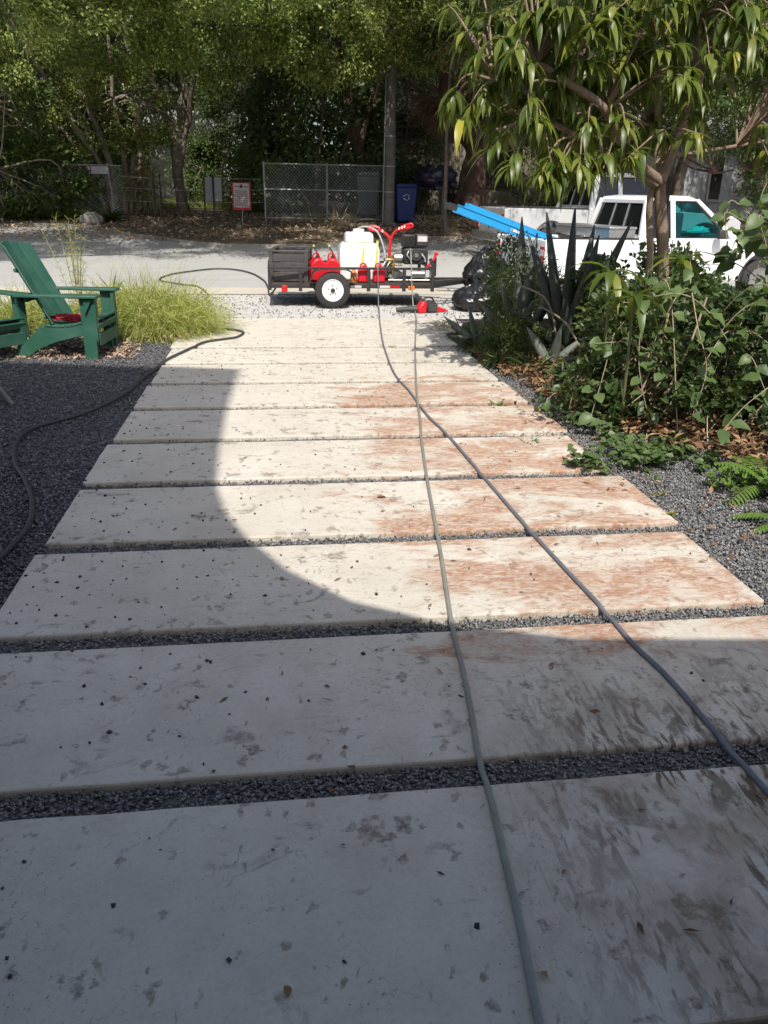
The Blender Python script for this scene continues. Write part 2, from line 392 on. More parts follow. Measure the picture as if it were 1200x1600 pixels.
# ---------------------------------------------------------------- mesh helpers
def link(name, me, mat, parent=None):
    o = bpy.data.objects.new(name, me)
    col.objects.link(o)
    if mat is not None and not me.materials:
        me.materials.append(mat)
    if parent is not None:
        o.parent = parent
    return o

def tag(o, label=None, cat=None, group=None, kind=None):
    if label: o['label'] = label
    if cat: o['category'] = cat
    if group: o['group'] = group
    if kind: o['kind'] = kind
    return o

def empty(name, loc=(0, 0, 0), rz=0.0):
    o = bpy.data.objects.new(name, None)
    o.empty_display_size = 0.1
    col.objects.link(o)
    o.location = loc
    o.rotation_euler = (0, 0, rz)
    return o

def copy_tree(o, parent=None):
    c = o.copy()
    col.objects.link(c)
    if parent is not None:
        c.parent = parent
    for ch in list(o.children):
        copy_tree(ch, c)
    return c

def catmull(pts, n=8):
    P = [Vector(p) for p in pts]
    if len(P) < 3:
        return [P[0].lerp(P[-1], i / n) for i in range(n + 1)]
    P = [P[0] * 2 - P[1]] + P + [P[-1] * 2 - P[-2]]
    out = []
    for i in range(1, len(P) - 2):
        a, b, c, d = P[i - 1], P[i], P[i + 1], P[i + 2]
        for k in range(n):
            t = k / n
            out.append(0.5 * ((2 * b) + (c - a) * t + (2 * a - 5 * b + 4 * c - d) * t * t + (3 * b - a - 3 * c + d) * t ** 3))
    out.append(P[-2])
    return out

class MB:
    def __init__(s):
        s.v = []
        s.f = []
    def add(s, vs, fs):
        n = len(s.v)
        s.v += [tuple(v) for v in vs]
        s.f += [tuple(i + n for i in f) for f in fs]
        return s
    def hexa(s, c):          # 8 corners: bottom 4 ccw, top 4 ccw
        return s.add(c, [(3, 2, 1, 0), (4, 5, 6, 7), (0, 1, 5, 4), (1, 2, 6, 5), (2, 3, 7, 6), (3, 0, 4, 7)])
    def box(s, x0, x1, y0, y1, z0, z1, m=None):
        c = [(x0, y0, z0), (x1, y0, z0), (x1, y1, z0), (x0, y1, z0), (x0, y0, z1), (x1, y0, z1), (x1, y1, z1), (x0, y1, z1)]
        if m is not None:
            c = [m @ Vector(p) for p in c]
        return s.hexa(c)
    def bar(s, a, b, w, h, up=(0, 0, 1)):
        a, b = Vector(a), Vector(b)
        d = (b - a).normalized()
        u = Vector(up)
        u = u - d * u.dot(d)
        if u.length < 1e-5:
            u = Vector((1, 0, 0)) - d * d.x
        u.normalize()
        r = d.cross(u)
        c = []
        for q in (a, b):
            c.append([q - r * w / 2 - u * h / 2, q + r * w / 2 - u * h / 2, q + r * w / 2 + u * h / 2, q - r * w / 2 + u * h / 2])
        vs = c[0] + c[1]
        return s.add(vs, [(0, 1, 2, 3), (7, 6, 5, 4), (1, 0, 4, 5), (2, 1, 5, 6), (3, 2, 6, 7), (0, 3, 7, 4)])
    def tube(s, pts, r, n=8, caps=True, smooth=0):
        P = catmull(pts, smooth) if smooth else [Vector(p) for p in pts]
        k = len(P)
        if callable(r):
            rs = [r(i / (k - 1)) for i in range(k)]
        elif isinstance(r, (list, tuple)):
            rs = [r[0] + (r[1] - r[0]) * i / (k - 1) for i in range(k)]
        else:
            rs = [r] * k
        vs = []
        t0 = (P[1] - P[0]).normalized()
        u = t0.orthogonal().normalized()
        for i in range(k):
            t = (P[min(i + 1, k - 1)] - P[max(i - 1, 0)])
            t = t.normalized() if t.length > 1e-9 else t0
            u = (u - t * u.dot(t))
            u = u.normalized() if u.length > 1e-6 else t.orthogonal().normalized()
            w = t.cross(u)
            for j in range(n):
                a = 2 * math.pi * j / n
                vs.append(P[i] + (u * math.cos(a) + w * math.sin(a)) * rs[i])
        fs = []
        for i in range(k - 1):
            for j in range(n):
                j2 = (j + 1) % n
                fs.append((i * n + j, i * n + j2, (i + 1) * n + j2, (i + 1) * n + j))
        if caps:
            fs.append(tuple(range(n - 1, -1, -1)))
            fs.append(tuple((k - 1) * n + j for j in range(n)))
        return s.add(vs, fs)
    def cyl(s, a, b, r0, r1=None, n=16):
        return s.tube([a, b], (r0, r0 if r1 is None else r1), n)
    def lathe(s, prof, m=None, n=24):   # prof (r, z) about z
        vs, fs = [], []
        k = len(prof)
        for (r, z) in prof:
            for j in range(n):
                a = 2 * math.pi * j / n
                p = Vector((r * math.cos(a), r * math.sin(a), z))
                vs.append(m @ p if m is not None else p)
        for i in range(k - 1):
            for j in range(n):
                j2 = (j + 1) % n
                fs.append((i * n + j, i * n + j2, (i + 1) * n + j2, (i + 1) * n + j))
        fs.append(tuple(range(n - 1, -1, -1)))
        fs.append(tuple((k - 1) * n + j for j in range(n)))
        return s.add(vs, fs)
    def prism(s, poly, f0, f1):   # poly 2d, f0/f1 map (u,v)->3d for the two caps
        n = len(poly)
        vs = [f0(u, v) for u, v in poly] + [f1(u, v) for u, v in poly]
        fs = [tuple(range(n - 1, -1, -1)), tuple(range(n, 2 * n))]
        for i in range(n):
            j = (i + 1) % n
            fs.append((i, j, n + j, n + i))
        return s.add(vs, fs)
    def blob(s, c, r, seed=0, amp=0.2, freq=2.0, nu=16, nv=10, flat=None, fold=0.0):
        c = Vector(c)
        vs, fs = [], []
        for i in range(nv + 1):
            th = math.pi * i / nv
            for j in range(nu):
                ph = 2 * math.pi * j / nu
                d = Vector((math.sin(th) * math.cos(ph), math.sin(th) * math.sin(ph), math.cos(th)))
                k = 1 + amp * noise.noise(d * freq + Vector((seed * 7.1, seed * 3.3, seed)))
                if fold:
                    k += fold * abs(noise.noise(d * freq * 3.1 + Vector((seed, 2.2, 5.1))))
                p = Vector((c.x + d.x * r[0] * k, c.y + d.y * r[1] * k, c.z + d.z * r[2] * k))
                if flat is not None:
                    p.z = max(p.z, flat)
                vs.append(p)
        for i in range(nv):
            for j in range(nu):
                j2 = (j + 1) % nu
                fs.append((i * nu + j, (i + 1) * nu + j, (i + 1) * nu + j2, i * nu + j2))
        return s.add(vs, fs)
    def mesh(s, name, smooth=False, ang=35):
        me = bpy.data.meshes.new(name)
        me.from_pydata(s.v, [], s.f)
        bm = bmesh.new()
        bm.from_mesh(me)
        bmesh.ops.recalc_face_normals(bm, faces=bm.faces)
        bm.to_mesh(me)
        bm.free()
        if smooth:
            me.polygons.foreach_set('use_smooth', [True] * len(me.polygons))
            try:
                me.set_sharp_from_angle(angle=R(ang))
            except Exception:
                pass
        return me
    def build(s, name, mat, parent=None, smooth=False, bevel=0.0, seg=2, ang=35):
        o = link(name, s.mesh(name, smooth, ang), mat, parent)
        if bevel:
            b = o.modifiers.new('bevel', 'BEVEL')
            b.width = bevel
            b.segments = seg
            b.limit_method = 'ANGLE'
            b.angle_limit = R(40)
            o.data.polygons.foreach_set('use_smooth', [True] * len(o.data.polygons))
            try:
                o.data.set_sharp_from_angle(angle=R(50))
            except Exception:
                pass
        return o

def np_mesh(name, V, F, smooth=False):
    """V (n,3), F (m,k) with the same corner count per face"""
    me = bpy.data.meshes.new(name)
    V = np.ascontiguousarray(V, dtype=np.float32)
    F = np.ascontiguousarray(F, dtype=np.int32)
    m, k = F.shape
    me.vertices.add(len(V))
    me.vertices.foreach_set('co', V.ravel())
    me.loops.add(m * k)
    me.loops.foreach_set('vertex_index', F.ravel())
    me.polygons.add(m)
    me.polygons.foreach_set('loop_start', np.arange(0, m * k, k, dtype=np.int32))
    try:
        me.polygons.foreach_set('loop_total', np.full(m, k, dtype=np.int32))
    except Exception:
        pass
    if smooth:
        me.polygons.foreach_set('use_smooth', np.ones(m, dtype=bool))
    me.update(calc_edges=True)
    me.validate()
    return me

def unit(a):
    return a / np.maximum(np.linalg.norm(a, axis=1, keepdims=True), 1e-9)

def frames(D, U):
    D = unit(D)
    S = np.cross(D, U)
    bad = np.linalg.norm(S, axis=1) < 1e-4
    S[bad] = np.cross(D[bad], np.array([1.0, 0.3, 0]))
    S = unit(S)
    return D, S, np.cross(S, D)

def small_leaves(P, D, U, L, W, fold=0.25):
    """two-triangle folded leaves; arrays of base, direction, up, length, width"""
    D, S, Nn = frames(D, U)
    L = L[:, None]
    W = W[:, None]
    mid = P + D * L * 0.45
    v0 = P
    v1 = mid + S * W * 0.5 + Nn * W * fold
    v2 = P + D * L
    v3 = mid - S * W * 0.5 + Nn * W * fold
    V = np.stack([v0, v1, v2, v3], 1).reshape(-1, 3)
    n = len(P)
    b = (np.arange(n) * 4)[:, None]
    F = np.concatenate([b + np.array([[0, 1, 2]]), b + np.array([[0, 2, 3]])], 1).reshape(-1, 3)
    return V, F

def strip_leaves(P, D, U, L, W, droop, prof, fold=0.18, wave=0.0):
    """curved leaves with a midrib: stations along the blade, three points across"""
    D, S, Nn = frames(D, U)
    n = len(P)
    k = len(prof)
    V = np.zeros((n, k, 3, 3))
    step = (L / (k - 1))[:, None]
    p = P.copy()
    d = D.copy()
    g = np.array([0, 0, -1.0])
    for i in range(k):
        nn = np.cross(S, d)
        w = (W * prof[i])[:, None]
        wv = wave * math.sin(i * 2.3) * w
        V[:, i, 0] = p + S * w * 0.5 + nn * (w * fold + wv)
        V[:, i, 1] = p
        V[:, i, 2] = p - S * w * 0.5 + nn * (w * fold - wv)
        d = unit(d + g * (droop / (k - 1))[:, None])
        p = p + d * step
    q = []
    for i in range(k - 1):
        a = i * 3
        q += [[a, a + 3, a + 4, a + 1], [a + 1, a + 4, a + 5, a + 2]]
    b = (np.arange(n) * k * 3)[:, None, None]
    F = (b + np.array(q)[None]).reshape(-1, 4)
    return V.reshape(-1, 3), F

def rdir(n, up=0.0):
    d = rng.normal(size=(n, 3))
    d = unit(d)
    d[:, 2] += up
    return unit(d)

def clump_points(center, radii, nclump, nleaf, cr_, shell=0.75, under=None):
    """leaf bases gathered in clumps spread through an ellipsoid, denser near its skin"""
    c = unit(rng.normal(size=(nclump, 3)))
    rad = rng.uniform(0, 1, nclump) ** (1 / 3)
    rad = rad * (1 - shell) + shell * np.clip(rng.normal(0.92, 0.10, nclump), 0.4, 1.12)
    c = c * rad[:, None] * np.array(radii) + np.array(center)
    w = rng.uniform(0.4, 1.6, nclump)
    idx = rng.choice(nclump, nleaf, p=w / w.sum())
    cs = rng.uniform(0.6, 1.4, nclump) * cr_
    off = rng.normal(size=(nleaf, 3)) * cs[idx][:, None] * 0.55
    off[:, 2] *= 0.7
    P = c[idx] + off
    out = unit(off + 0.4 * (c[idx] - np.array(center)))
    return P, out, c

def leaf_obj(name, P, D, L, W, mat, parent=None, jitter=0.25, up=None, fold=0.25):
    n = len(P)
    Ls = L * rng.uniform(1 - jitter, 1 + jitter, n)
    Ws = W * rng.uniform(1 - jitter, 1 + jitter, n)
    U = up if up is not None else unit(rng.normal(size=(n, 3)) * 0.7 + np.array([0, -0.25, 1.0]))
    V, F = small_leaves(P, D, U, Ls, Ws, fold)
    return link(name, np_mesh(name, V, F), mat, parent)

def stones(P, size, jit=0.35, flat=0.75):
    n = len(P)
    base = np.array([[1, 0, 0], [0, 1, 0], [-1, 0, 0], [0, -1, 0], [0, 0, 1], [0, 0, -1]], float)
    v = base[None] * (1 + rng.uniform(-jit, jit, (n, 6, 1))) + rng.normal(0, 0.16, (n, 6, 3))
    s = size * rng.uniform(0.55, 1.35, n)
    v = v * s[:, None, None] * 0.5 * rng.uniform(0.75, 1.25, (n, 1, 3))
    v[:, :, 2] *= flat
    a = rng.uniform(0, 2 * np.pi, n)
    t = rng.normal(0, 0.5, n)
    ct, st = np.cos(t)[:, None], np.sin(t)[:, None]
    y, z = v[:, :, 1] * ct - v[:, :, 2] * st, v[:, :, 1] * st + v[:, :, 2] * ct
    ca, sa = np.cos(a)[:, None], np.sin(a)[:, None]
    x2, y2 = v[:, :, 0] * ca - y * sa, v[:, :, 0] * sa + y * ca
    V = np.stack([x2, y2, z], 2) + P[:, None, :]
    f = np.array([[0, 1, 4], [1, 2, 4], [2, 3, 4], [3, 0, 4], [1, 0, 5], [2, 1, 5], [3, 2, 5], [0, 3, 5]])
    F = (np.arange(n)[:, None, None] * 6 + f[None]).reshape(-1, 3)
    return V.reshape(-1, 3), F

def in_poly(P, poly):
    x, y = P[:, 0], P[:, 1]
    ins = np.zeros(len(P), bool)
    n = len(poly)
    for i in range(n):
        x0, y0 = poly[i]
        x1, y1 = poly[(i + 1) % n]
        c = ((y0 > y) != (y1 > y)) & (x < (x1 - x0) * (y - y0) / (y1 - y0 + 1e-12) + x0)
        ins ^= c
    return ins

ZPY = [-200, 14, 22, 27, 40, 500]
ZPZ = [0, 0, 0.30, 0.85, 1.2, 1.2]
def zt(y):
    return float(np.interp(y, ZPY, ZPZ))

def sheet(name, poly_rows, mat, dz, kind='structure', wob=0.0, nx=24):
    """ground strip given rows (y, x0, x1) on the land profile, raised by dz"""
    V, F = [], []
    for (y, x0, x1) in poly_rows:
        for i in range(nx + 1):
            x = x0 + (x1 - x0) * i / nx
            z = zt(y) + dz
            if wob:
                z += wob * noise.noise(Vector((x * 1.3, y * 1.3, 3.1)))
            V.append((x, y, z))
    n = nx + 1
    for r in range(len(poly_rows) - 1):
        for i in range(nx):
            F.append((r * n + i, r * n + i + 1, (r + 1) * n + i + 1, (r + 1) * n + i))
    me = bpy.data.meshes.new(name)
    me.from_pydata(V, [], F)
    o = link(name, me, mat)
    me.polygons.foreach_set('use_smooth', [True] * len(F))
    if kind:
        o['kind'] = kind
    return o

# ---------------------------------------------------------------- land, street, driveway
sheet('ground', [(-60, -150, 150), (0, -150, 150), (14, -150, 150), (18, -150, 150), (22, -150, 150), (24.5, -150, 150), (27, -150, 150), (33, -150, 150), (40, -150, 150), (400, -400, 400)], M['verge'], -0.075, nx=40)
sheet('gravel_yard', [(y, -9.0, 9.0) for y in np.linspace(-3, 11.55, 44)], M['gravel_base'], -0.034, wob=0.012, nx=60)
sheet('gravel_shoulder', [(y, -60, 60) for y in np.linspace(11.5, 14.3, 6)], M['shoulder'], -0.012, wob=0.01, nx=80)
sheet('gutter', [(y, -60, 60) for y in (14.26, 14.6, 15.0)], M['gutter'], -0.002, nx=30)
sheet('street', [(y, -60, 60) for y in (14.98, 16, 18, 20, 22, 24.0, 25.5)], M['asphalt'], -0.008, nx=40)
# far verge: a raised pan of soil bounded by an irregular kerb
kl = [(-60, 24.8), (-9, 24.8), (-7.4, 24.6), (-6.1, 24.9), (-4.6, 24.1), (-4.0, 23.5), (-3.1, 22.9), (-2.35, 22.4), (-1.6, 21.9), (-0.6, 21.7), (0.85, 21.9), (2.3, 22.5), (3.8, 23.3), (5.6, 23.5), (60, 23.5)]
V, F = [], []
rows = [0.0, 0.5, 1.5, 3.0, 5.0, 8.0, 14.0]
kd = []
for i in range(len(kl) - 1):
    for j in range(6):
        t = j / 6
        kd.append((kl[i][0] + (kl[i + 1][0] - kl[i][0]) * t, kl[i][1] + (kl[i + 1][1] - kl[i][1]) * t + 0.06 * noise.noise(Vector((kl[i][0] + t * 3, t, 0)))))
for r in rows:
    for (x, y) in kd:
        V.append((x, y + 0.14 + r, zt(y + 0.14 + r) + 0.06 + 0.03 * noise.noise(Vector((x * 0.9, (y + r) * 0.9, 1)))))
n = len(kd)
for r in range(len(rows) - 1):
    for i in range(n - 1):
        F.append((r * n + i, r * n + i + 1, (r + 1) * n + i + 1, (r + 1) * n + i))
me = bpy.data.meshes.new('verge')
me.from_pydata(V, [], F)
tag(link('verge', me, M['verge']), kind='structure')
b = MB()
for i in range(len(kd) - 1):
    (x0, y0), (x1, y1) = kd[i], kd[i + 1]
    if abs(x0) > 30: continue
    z0, z1 = zt(y0), zt(y1)
    hh = 0.085 + 0.02 * noise.noise(Vector((x0 * 2, 0, 0)))
    b.hexa([(x0, y0, z0 - .05), (x1, y1, z1 - .05), (x1, y1 + .15, z1 - .05), (x0, y0 + .15, z0 - .05),
            (x0, y0 + .02, z0 + hh), (x1, y1 + .02, z1 + hh), (x1, y1 + .15, z1 + hh), (x0, y0 + .15, z0 + hh)])
tag(b.build('kerb', M['kerb']), kind='structure')
lawn = sheet('lawn', [(y, -12, 1.5) for y in (30.5, 32, 34, 36, 38)], M['lawn_soil'], 0.08, nx=20)

drive = empty('driveway')
drive['kind'] = 'structure'
XL, XR = -1.168, 2.137
PER, SLAB = 0.913, 0.790
Y0 = 1.111
def slab(k, y0, y1, xl, xr):
    nx, ny = 30, 6
    V, F = [], []
    rr = random.Random(k + 50)
    for j in range(ny + 1):
        for i in range(nx + 1):
            u, v = i / nx, j / ny
            x = xl + (xr - xl) * u
            y = y0 + (y1 - y0) * v
            if j in (0, ny): y += 0.004 * noise.noise(Vector((x * 5, k * 3.1 + j, 0)))
            if i in (0, nx): x += 0.006 * noise.noise(Vector((y * 5, k * 1.7 + i, 4)))
            z = 0.0015 * noise.noise(Vector((x * 2, y * 2, 9)))
            V.append((x, y, z))
    n = nx + 1
    for j in range(ny):
        for i in range(nx):
            F.append((j * n + i, j * n + i + 1, (j + 1) * n + i + 1, (j + 1) * n + i))
    ring = [i for i in range(nx + 1)] + [j * n + nx for j in range(1, ny + 1)] + [ny * n + i for i in range(nx - 1, -1, -1)] + [j * n for j in range(ny - 1, 0, -1)]
    base = len(V)
    for q in ring:
        x, y, z = V[q]
        V.append((x, y, -0.11))
    m_ = len(ring)
    for a in range(m_):
        c = (a + 1) % m_
        F.append((ring[c], ring[a], base + a, base + c))
    me = bpy.data.meshes.new('slab')
    me.from_pydata(V, [], F)
    o = link('slab', me, M['concrete'], drive)
    bv = o.modifiers.new('bevel', 'BEVEL')
    bv.width = 0.009
    bv.segments = 2
    bv.limit_method = 'ANGLE'
    bv.angle_limit = R(50)
    return o
for k in range(-3, 10):
    y0 = Y0 + k * PER
    slab(k, y0, y0 + SLAB + (0.05 if k == 9 else 0), XL + random.uniform(-.02, .02), XR + random.uniform(-.03, .03))
slab(11, 10.16 + 0.07, 11.5, XL - 0.15, XR + 0.4)

# loose stone in the joints and in the beds
pts = []
for k in range(-3, 10):
    ya, yb = Y0 + k * PER - (PER - SLAB), Y0 + k * PER
    nn = int(3.4 * 0.123 * (16000 if k < 2 else 9000 if k < 5 else 3200))
    q = np.stack([rng.uniform(XL - .05, XR + .05, nn), rng.uniform(ya, yb, nn), rng.normal(-0.026, 0.006, nn)], 1)
    pts.append(q)
V, F = stones(np.concatenate(pts), 0.0125)
tag(link('joint_gravel', np_mesh('joint_gravel', V, F), M['gravel']), kind='stuff')
def scatter(poly, dens, z, zs=0.006):
    xs = [p[0] for p in poly]
    ys = [p[1] for p in poly]
    n = int((max(xs) - min(xs)) * (max(ys) - min(ys)) * dens)
    P = np.stack([rng.uniform(min(xs), max(xs), n), rng.uniform(min(ys), max(ys), n), rng.normal(z, zs, n)], 1)
    return P[in_poly(P, poly)]
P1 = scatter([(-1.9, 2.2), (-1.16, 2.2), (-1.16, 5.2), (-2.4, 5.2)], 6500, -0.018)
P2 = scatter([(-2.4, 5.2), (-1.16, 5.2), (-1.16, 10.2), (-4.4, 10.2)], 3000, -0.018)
P3 = scatter([(2.13, 2.6), (2.9, 2.6), (3.6, 5.4), (2.9, 6.6), (2.13, 8.6)], 5200, -0.018)
P5 = scatter([(2.13, -.5), (5.5, -.5), (5.5, 4.6), (3.3, 4.9), (2.9, 2.6), (2.13, 2.6)], 1500, -0.018)
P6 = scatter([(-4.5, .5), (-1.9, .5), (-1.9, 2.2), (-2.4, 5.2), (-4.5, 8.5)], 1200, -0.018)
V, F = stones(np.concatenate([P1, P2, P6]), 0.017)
tag(link('side_gravel', np_mesh('side_gravel', V, F), M['gravel_shaded']), kind='stuff')
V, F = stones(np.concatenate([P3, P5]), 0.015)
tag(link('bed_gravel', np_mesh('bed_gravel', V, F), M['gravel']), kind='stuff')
P4 = scatter([(-14, 11.5), (14, 11.5), (14, 14.3), (-14, 14.3)], 110, 0.0, 0.003)
V, F = stones(P4, 0.024)
tag(link('shoulder_stones', np_mesh('shoulder_stones', V, F), M['gravel_light']), kind='stuff')
# stray pebbles kicked onto the slabs, thickest by the left edge
pp = []
for i in range(420):
    x = XL + abs(random.gauss(0, 0.55)) if random.random() < .7 else random.uniform(XL, XR)
    y = random.uniform(1.2, 9.5)
    t = (y - Y0) % PER
    if t < SLAB and x < XR:
        pp.append((x, y, 0.004))
V, F = stones(np.array(pp), 0.0145)
tag(link('stray_pebbles', np_mesh('stray_pebbles', V, F), M['pebble']), kind='stuff')
# short bits of twig, dry grass and leaf crumbs on the slabs
n = 260
P = np.stack([np.clip(rng.normal(1.0, 0.8, n), XL, XR), rng.uniform(1.2, 9.5, n), np.full(n, 0.006)], 1)
D = np.stack([rng.normal(size=n), rng.normal(size=n), rng.normal(0.05, 0.08, n)], 1)
o = leaf_obj('leaf_crumbs', P, D, 0.035, 0.010, M['litter'], jitter=0.6)
tag(o, kind='stuff')

# ---------------------------------------------------------------- the house behind the photographer (casts the curved shade)
YW = 0.20
shade = [(-0.37, 8.06), (-0.40, 7.2), (-0.41, 6.46), (-0.41, 5.41), (-0.38, 4.63), (-0.31, 4.21), (-0.18, 3.84), (0.02, 3.44), (0.29, 3.10), (0.67, 2.87), (1.16, 2.70), (1.93, 2.62), (4.4, 2.60)]
TZ = math.tan(R(SUN_EL)) * math.sqrt(1 + SHX * SHX)
prof = [(x - SHX * (y - YW), (y - YW) * TZ) for x, y in shade]
house0 = empty('carport_house', (0, 0, 0))
tag(house0, 'pale stucco carport house with curved parapet behind the driveway', 'house')
poly = [(-9.0, 2.72), (5.2, 2.72)] + [(5.2, prof[-1][1])] + prof[::-1] + [(-2.78 - SHX * 8.4, (8.6 - YW) * TZ), (-9.0, (8.9 - YW) * TZ)]
MB().prism(poly, lambda u, v: (u, YW, v), lambda u, v: (u, YW - 0.25, v)).build('front_wall', M['stucco'], house0)
b = MB()
b.box(-9.0, -8.7, -9, YW - .26, -0.1, 10.5)
b.box(4.9, 5.2, YW - .55, YW - .26, -0.1, 2.73)
b.box(4.9, 5.2, -9, -8.7, -0.1, 2.73)
b.box(-9.0, 5.2, -9.3, -9.02, -0.1, 10.5)
b.build('wall', M['stucco'], house0)
MB().box(-8.69, 5.15, -8.98, YW - .26, 2.74, 2.95).build('roof', M['ceiling'], house0)
b = MB()
b.box(-8.69, -3.4, -0.5, YW - .27, -0.1, 2.73)
b.build('side_wall', M['stucco'], house0)

# ---------------------------------------------------------------- houses beyond the street
def wall_house(name, label, x0, x1, y0, y1, zb, zt_, mat, rot=0):
    h = empty(name, ((x0 + x1) / 2, y0, zb), rot)
    tag(h, label, 'house')
    w = (x1 - x0) / 2
    return h, w

h, w = wall_house('white_house', 'white house behind the trees with a dark open doorway', -5.0, -.9, 37.5, 43, 1.05, 5, M['wall_white'])
b = MB()
b.box(-w, -0.55, 0, 5, 0, 4.2)
b.box(0.95, w, 0, 5, 0, 4.2)
b.box(-0.549, 0.949, 0.003, 5, 2.35, 4.197)
b.build('wall', M['wall_white'], h)
MB().box(-0.56, 0.96, 0.35, 0.4, 0, 2.34).build('door', M['window_dark'], h)
b = MB()
b.box(-0.66, 1.06, -0.05, -0.004, 2.36, 2.47)
b.box(-0.66, -0.56, -0.05, -0.004, 0, 2.355)
b.box(0.96, 1.06, -0.05, -0.004, 0, 2.355)
b.build('door_frame', M['wall_white'], h)
b = MB()
b.prism([(-w - .5, 4.21), (w + .5, 4.21), (0, 6.0)], lambda u, v: (u, -0.5, v), lambda u, v: (u, 5.5, v))
b.build('roof', M['roof_dark'], h)

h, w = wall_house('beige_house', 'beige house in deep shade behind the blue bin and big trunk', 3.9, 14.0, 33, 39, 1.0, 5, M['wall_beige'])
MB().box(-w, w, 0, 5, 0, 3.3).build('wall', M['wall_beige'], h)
MB().prism([(-w - .4, 3.31), (w + .4, 3.31), (w - 1.5, 5), (-w + 1.5, 5)], lambda u, v: (u, -0.7, v), lambda u, v: (u, 5.6, v)).build('roof', M['roof_dark'], h)
for (xa, xb, za, zb) in ((-1.0, 0.1, 0.95, 2.1), (1.6, 3.0, 0.9, 2.2)):
    f = MB()
    f.box(xa - .07, xb + .07, -0.05, -0.003, zb, zb + .08)
    f.box(xa - .07, xb + .07, -0.05, -0.003, za - .08, za)
    f.box(xa - .07, xa, -0.05, -0.003, za, zb)
    f.box(xb, xb + .07, -0.05, -0.003, za, zb)
    f.box((xa + xb) / 2 - .03, (xa + xb) / 2 + .03, -0.045, -0.003, za, zb)
    fr = f.build('window', M['timber_dark'], h)
    MB().box(xa, xb, -0.02, -0.003, za, zb).build('pane', M['window_dark'], fr)
# dark shuttered louvres on the left of the beige wall
for i in range(6):
    z = 0.7 + i * 0.46
    MB().box(-4.2, -2.95, -0.10, -0.003, z, z + 0.36).build('slat', M['timber_dark'], h)
f = empty('low_table', (6.3, 30.6, zt(30.6)))
tag(f, 'small pale cabinet standing against the beige house wall', 'cabinet')
b = MB()
b.box(-.3, .3, -.2, .2, 0, .08)
b.box(-.3, .3, -.2, .2, .72, .78)
b.box(-.3, -.22, -.2, .2, .08, .72)
b.box(.22, .3, -.2, .2, .08, .72)
b.build('frame', M['wall_white'], f)
MB().box(-.219, .219, -.15, .19, .081, .719).build('door', M['timber_dark'], f)

h = empty('board_house', (15.6, 29.6, zt(29.6)), R(-6))
tag(h, 'pale grey board house with two narrow windows and a bright metal roof', 'house')
for i in range(9):
    x = -2.4 + i * 0.36
    MB().box(x, x + 0.345, -0.03 - 0.006 * (i % 3), 0.0, 0, 2.55).build('board', M['wall_grey'], h)
    MB().box(x + .325, x + .385, -0.062, -0.045, 0, 2.55).build('batten', M['wall_grey'], h)
MB().box(-2.42, 4.5, 0.004, 5, 0, 2.56).build('wall', M['wall_dull'], h)
for xa in (-1.75, 0.0):
    f = MB()
    f.box(xa - .07, xa + .47, -0.09, -0.064, 2.12, 2.2)
    f.box(xa - .07, xa + .47, -0.09, -0.064, .62, .7)
    f.box(xa - .07, xa, -0.09, -0.064, .7, 2.12)
    f.box(xa + .4, xa + .47, -0.09, -0.064, .7, 2.12)
    fr = f.build('window', M['wall_grey'], h)
    MB().box(xa, xa + .4, -0.08, -0.065, .7, 2.12).build('pane', M['window_dark'], fr)
b = MB()
b.hexa([(-2.9, -.6, 2.5), (5, -.6, 2.5), (5, 2.6, 3.55), (-2.9, 2.6, 3.55), (-2.9, -.6, 2.56), (5, -.6, 2.56), (5, 2.6, 3.61), (-2.9, 2.6, 3.61)])
b.hexa([(-2.9, 2.602, 3.55), (5, 2.602, 3.55), (5, 5.6, 2.5), (-2.9, 5.6, 2.5), (-2.9, 2.602, 3.61), (5, 2.602, 3.61), (5, 5.6, 2.56), (-2.9, 5.6, 2.56)])
rf = b.build('roof', M['roof_metal'], h)
b = MB()
for i in range(20):
    x = -2.9 + i * 0.41
    b.hexa([(x, -.6, 2.563), (x + .03, -.6, 2.563), (x + .03, 2.6, 3.613), (x, 2.6, 3.613), (x, -.6, 2.6), (x + .03, -.6, 2.6), (x + .03, 2.6, 3.65), (x, 2.6, 3.65)])
b.build('roof_seam', M['roof_metal'], rf)
MB().hexa([(-2.42, -0.05, 2.57), (-2.2, -0.05, 2.57), (-2.2, 5, 2.57), (-2.42, 5, 2.57), (-2.42, 2.4, 3.3), (-2.2, 2.4, 3.3), (-2.2, 2.7, 3.3), (-2.42, 2.7, 3.3)]).build('gable', M['wall_dull'], h)

# ---------------------------------------------------------------- trees across the street
def limb(b, pts, r0, r1, n=9):
    P = catmull(pts, 7)
    sd = random.random() * 50
    for i, p in enumerate(P):
        p += Vector((noise.noise(p * 1.1 + Vector((sd, 0, 0))), noise.noise(p * 1.1 + Vector((0, sd, 0))), 0)) * r0 * 0.8
    k = len(P) - 1
    b.tube(P, lambda t: (r0 + (r1 - r0) * t) * (1 + 0.13 * noise.noise(Vector((t * 9, sd, 0)))), n)

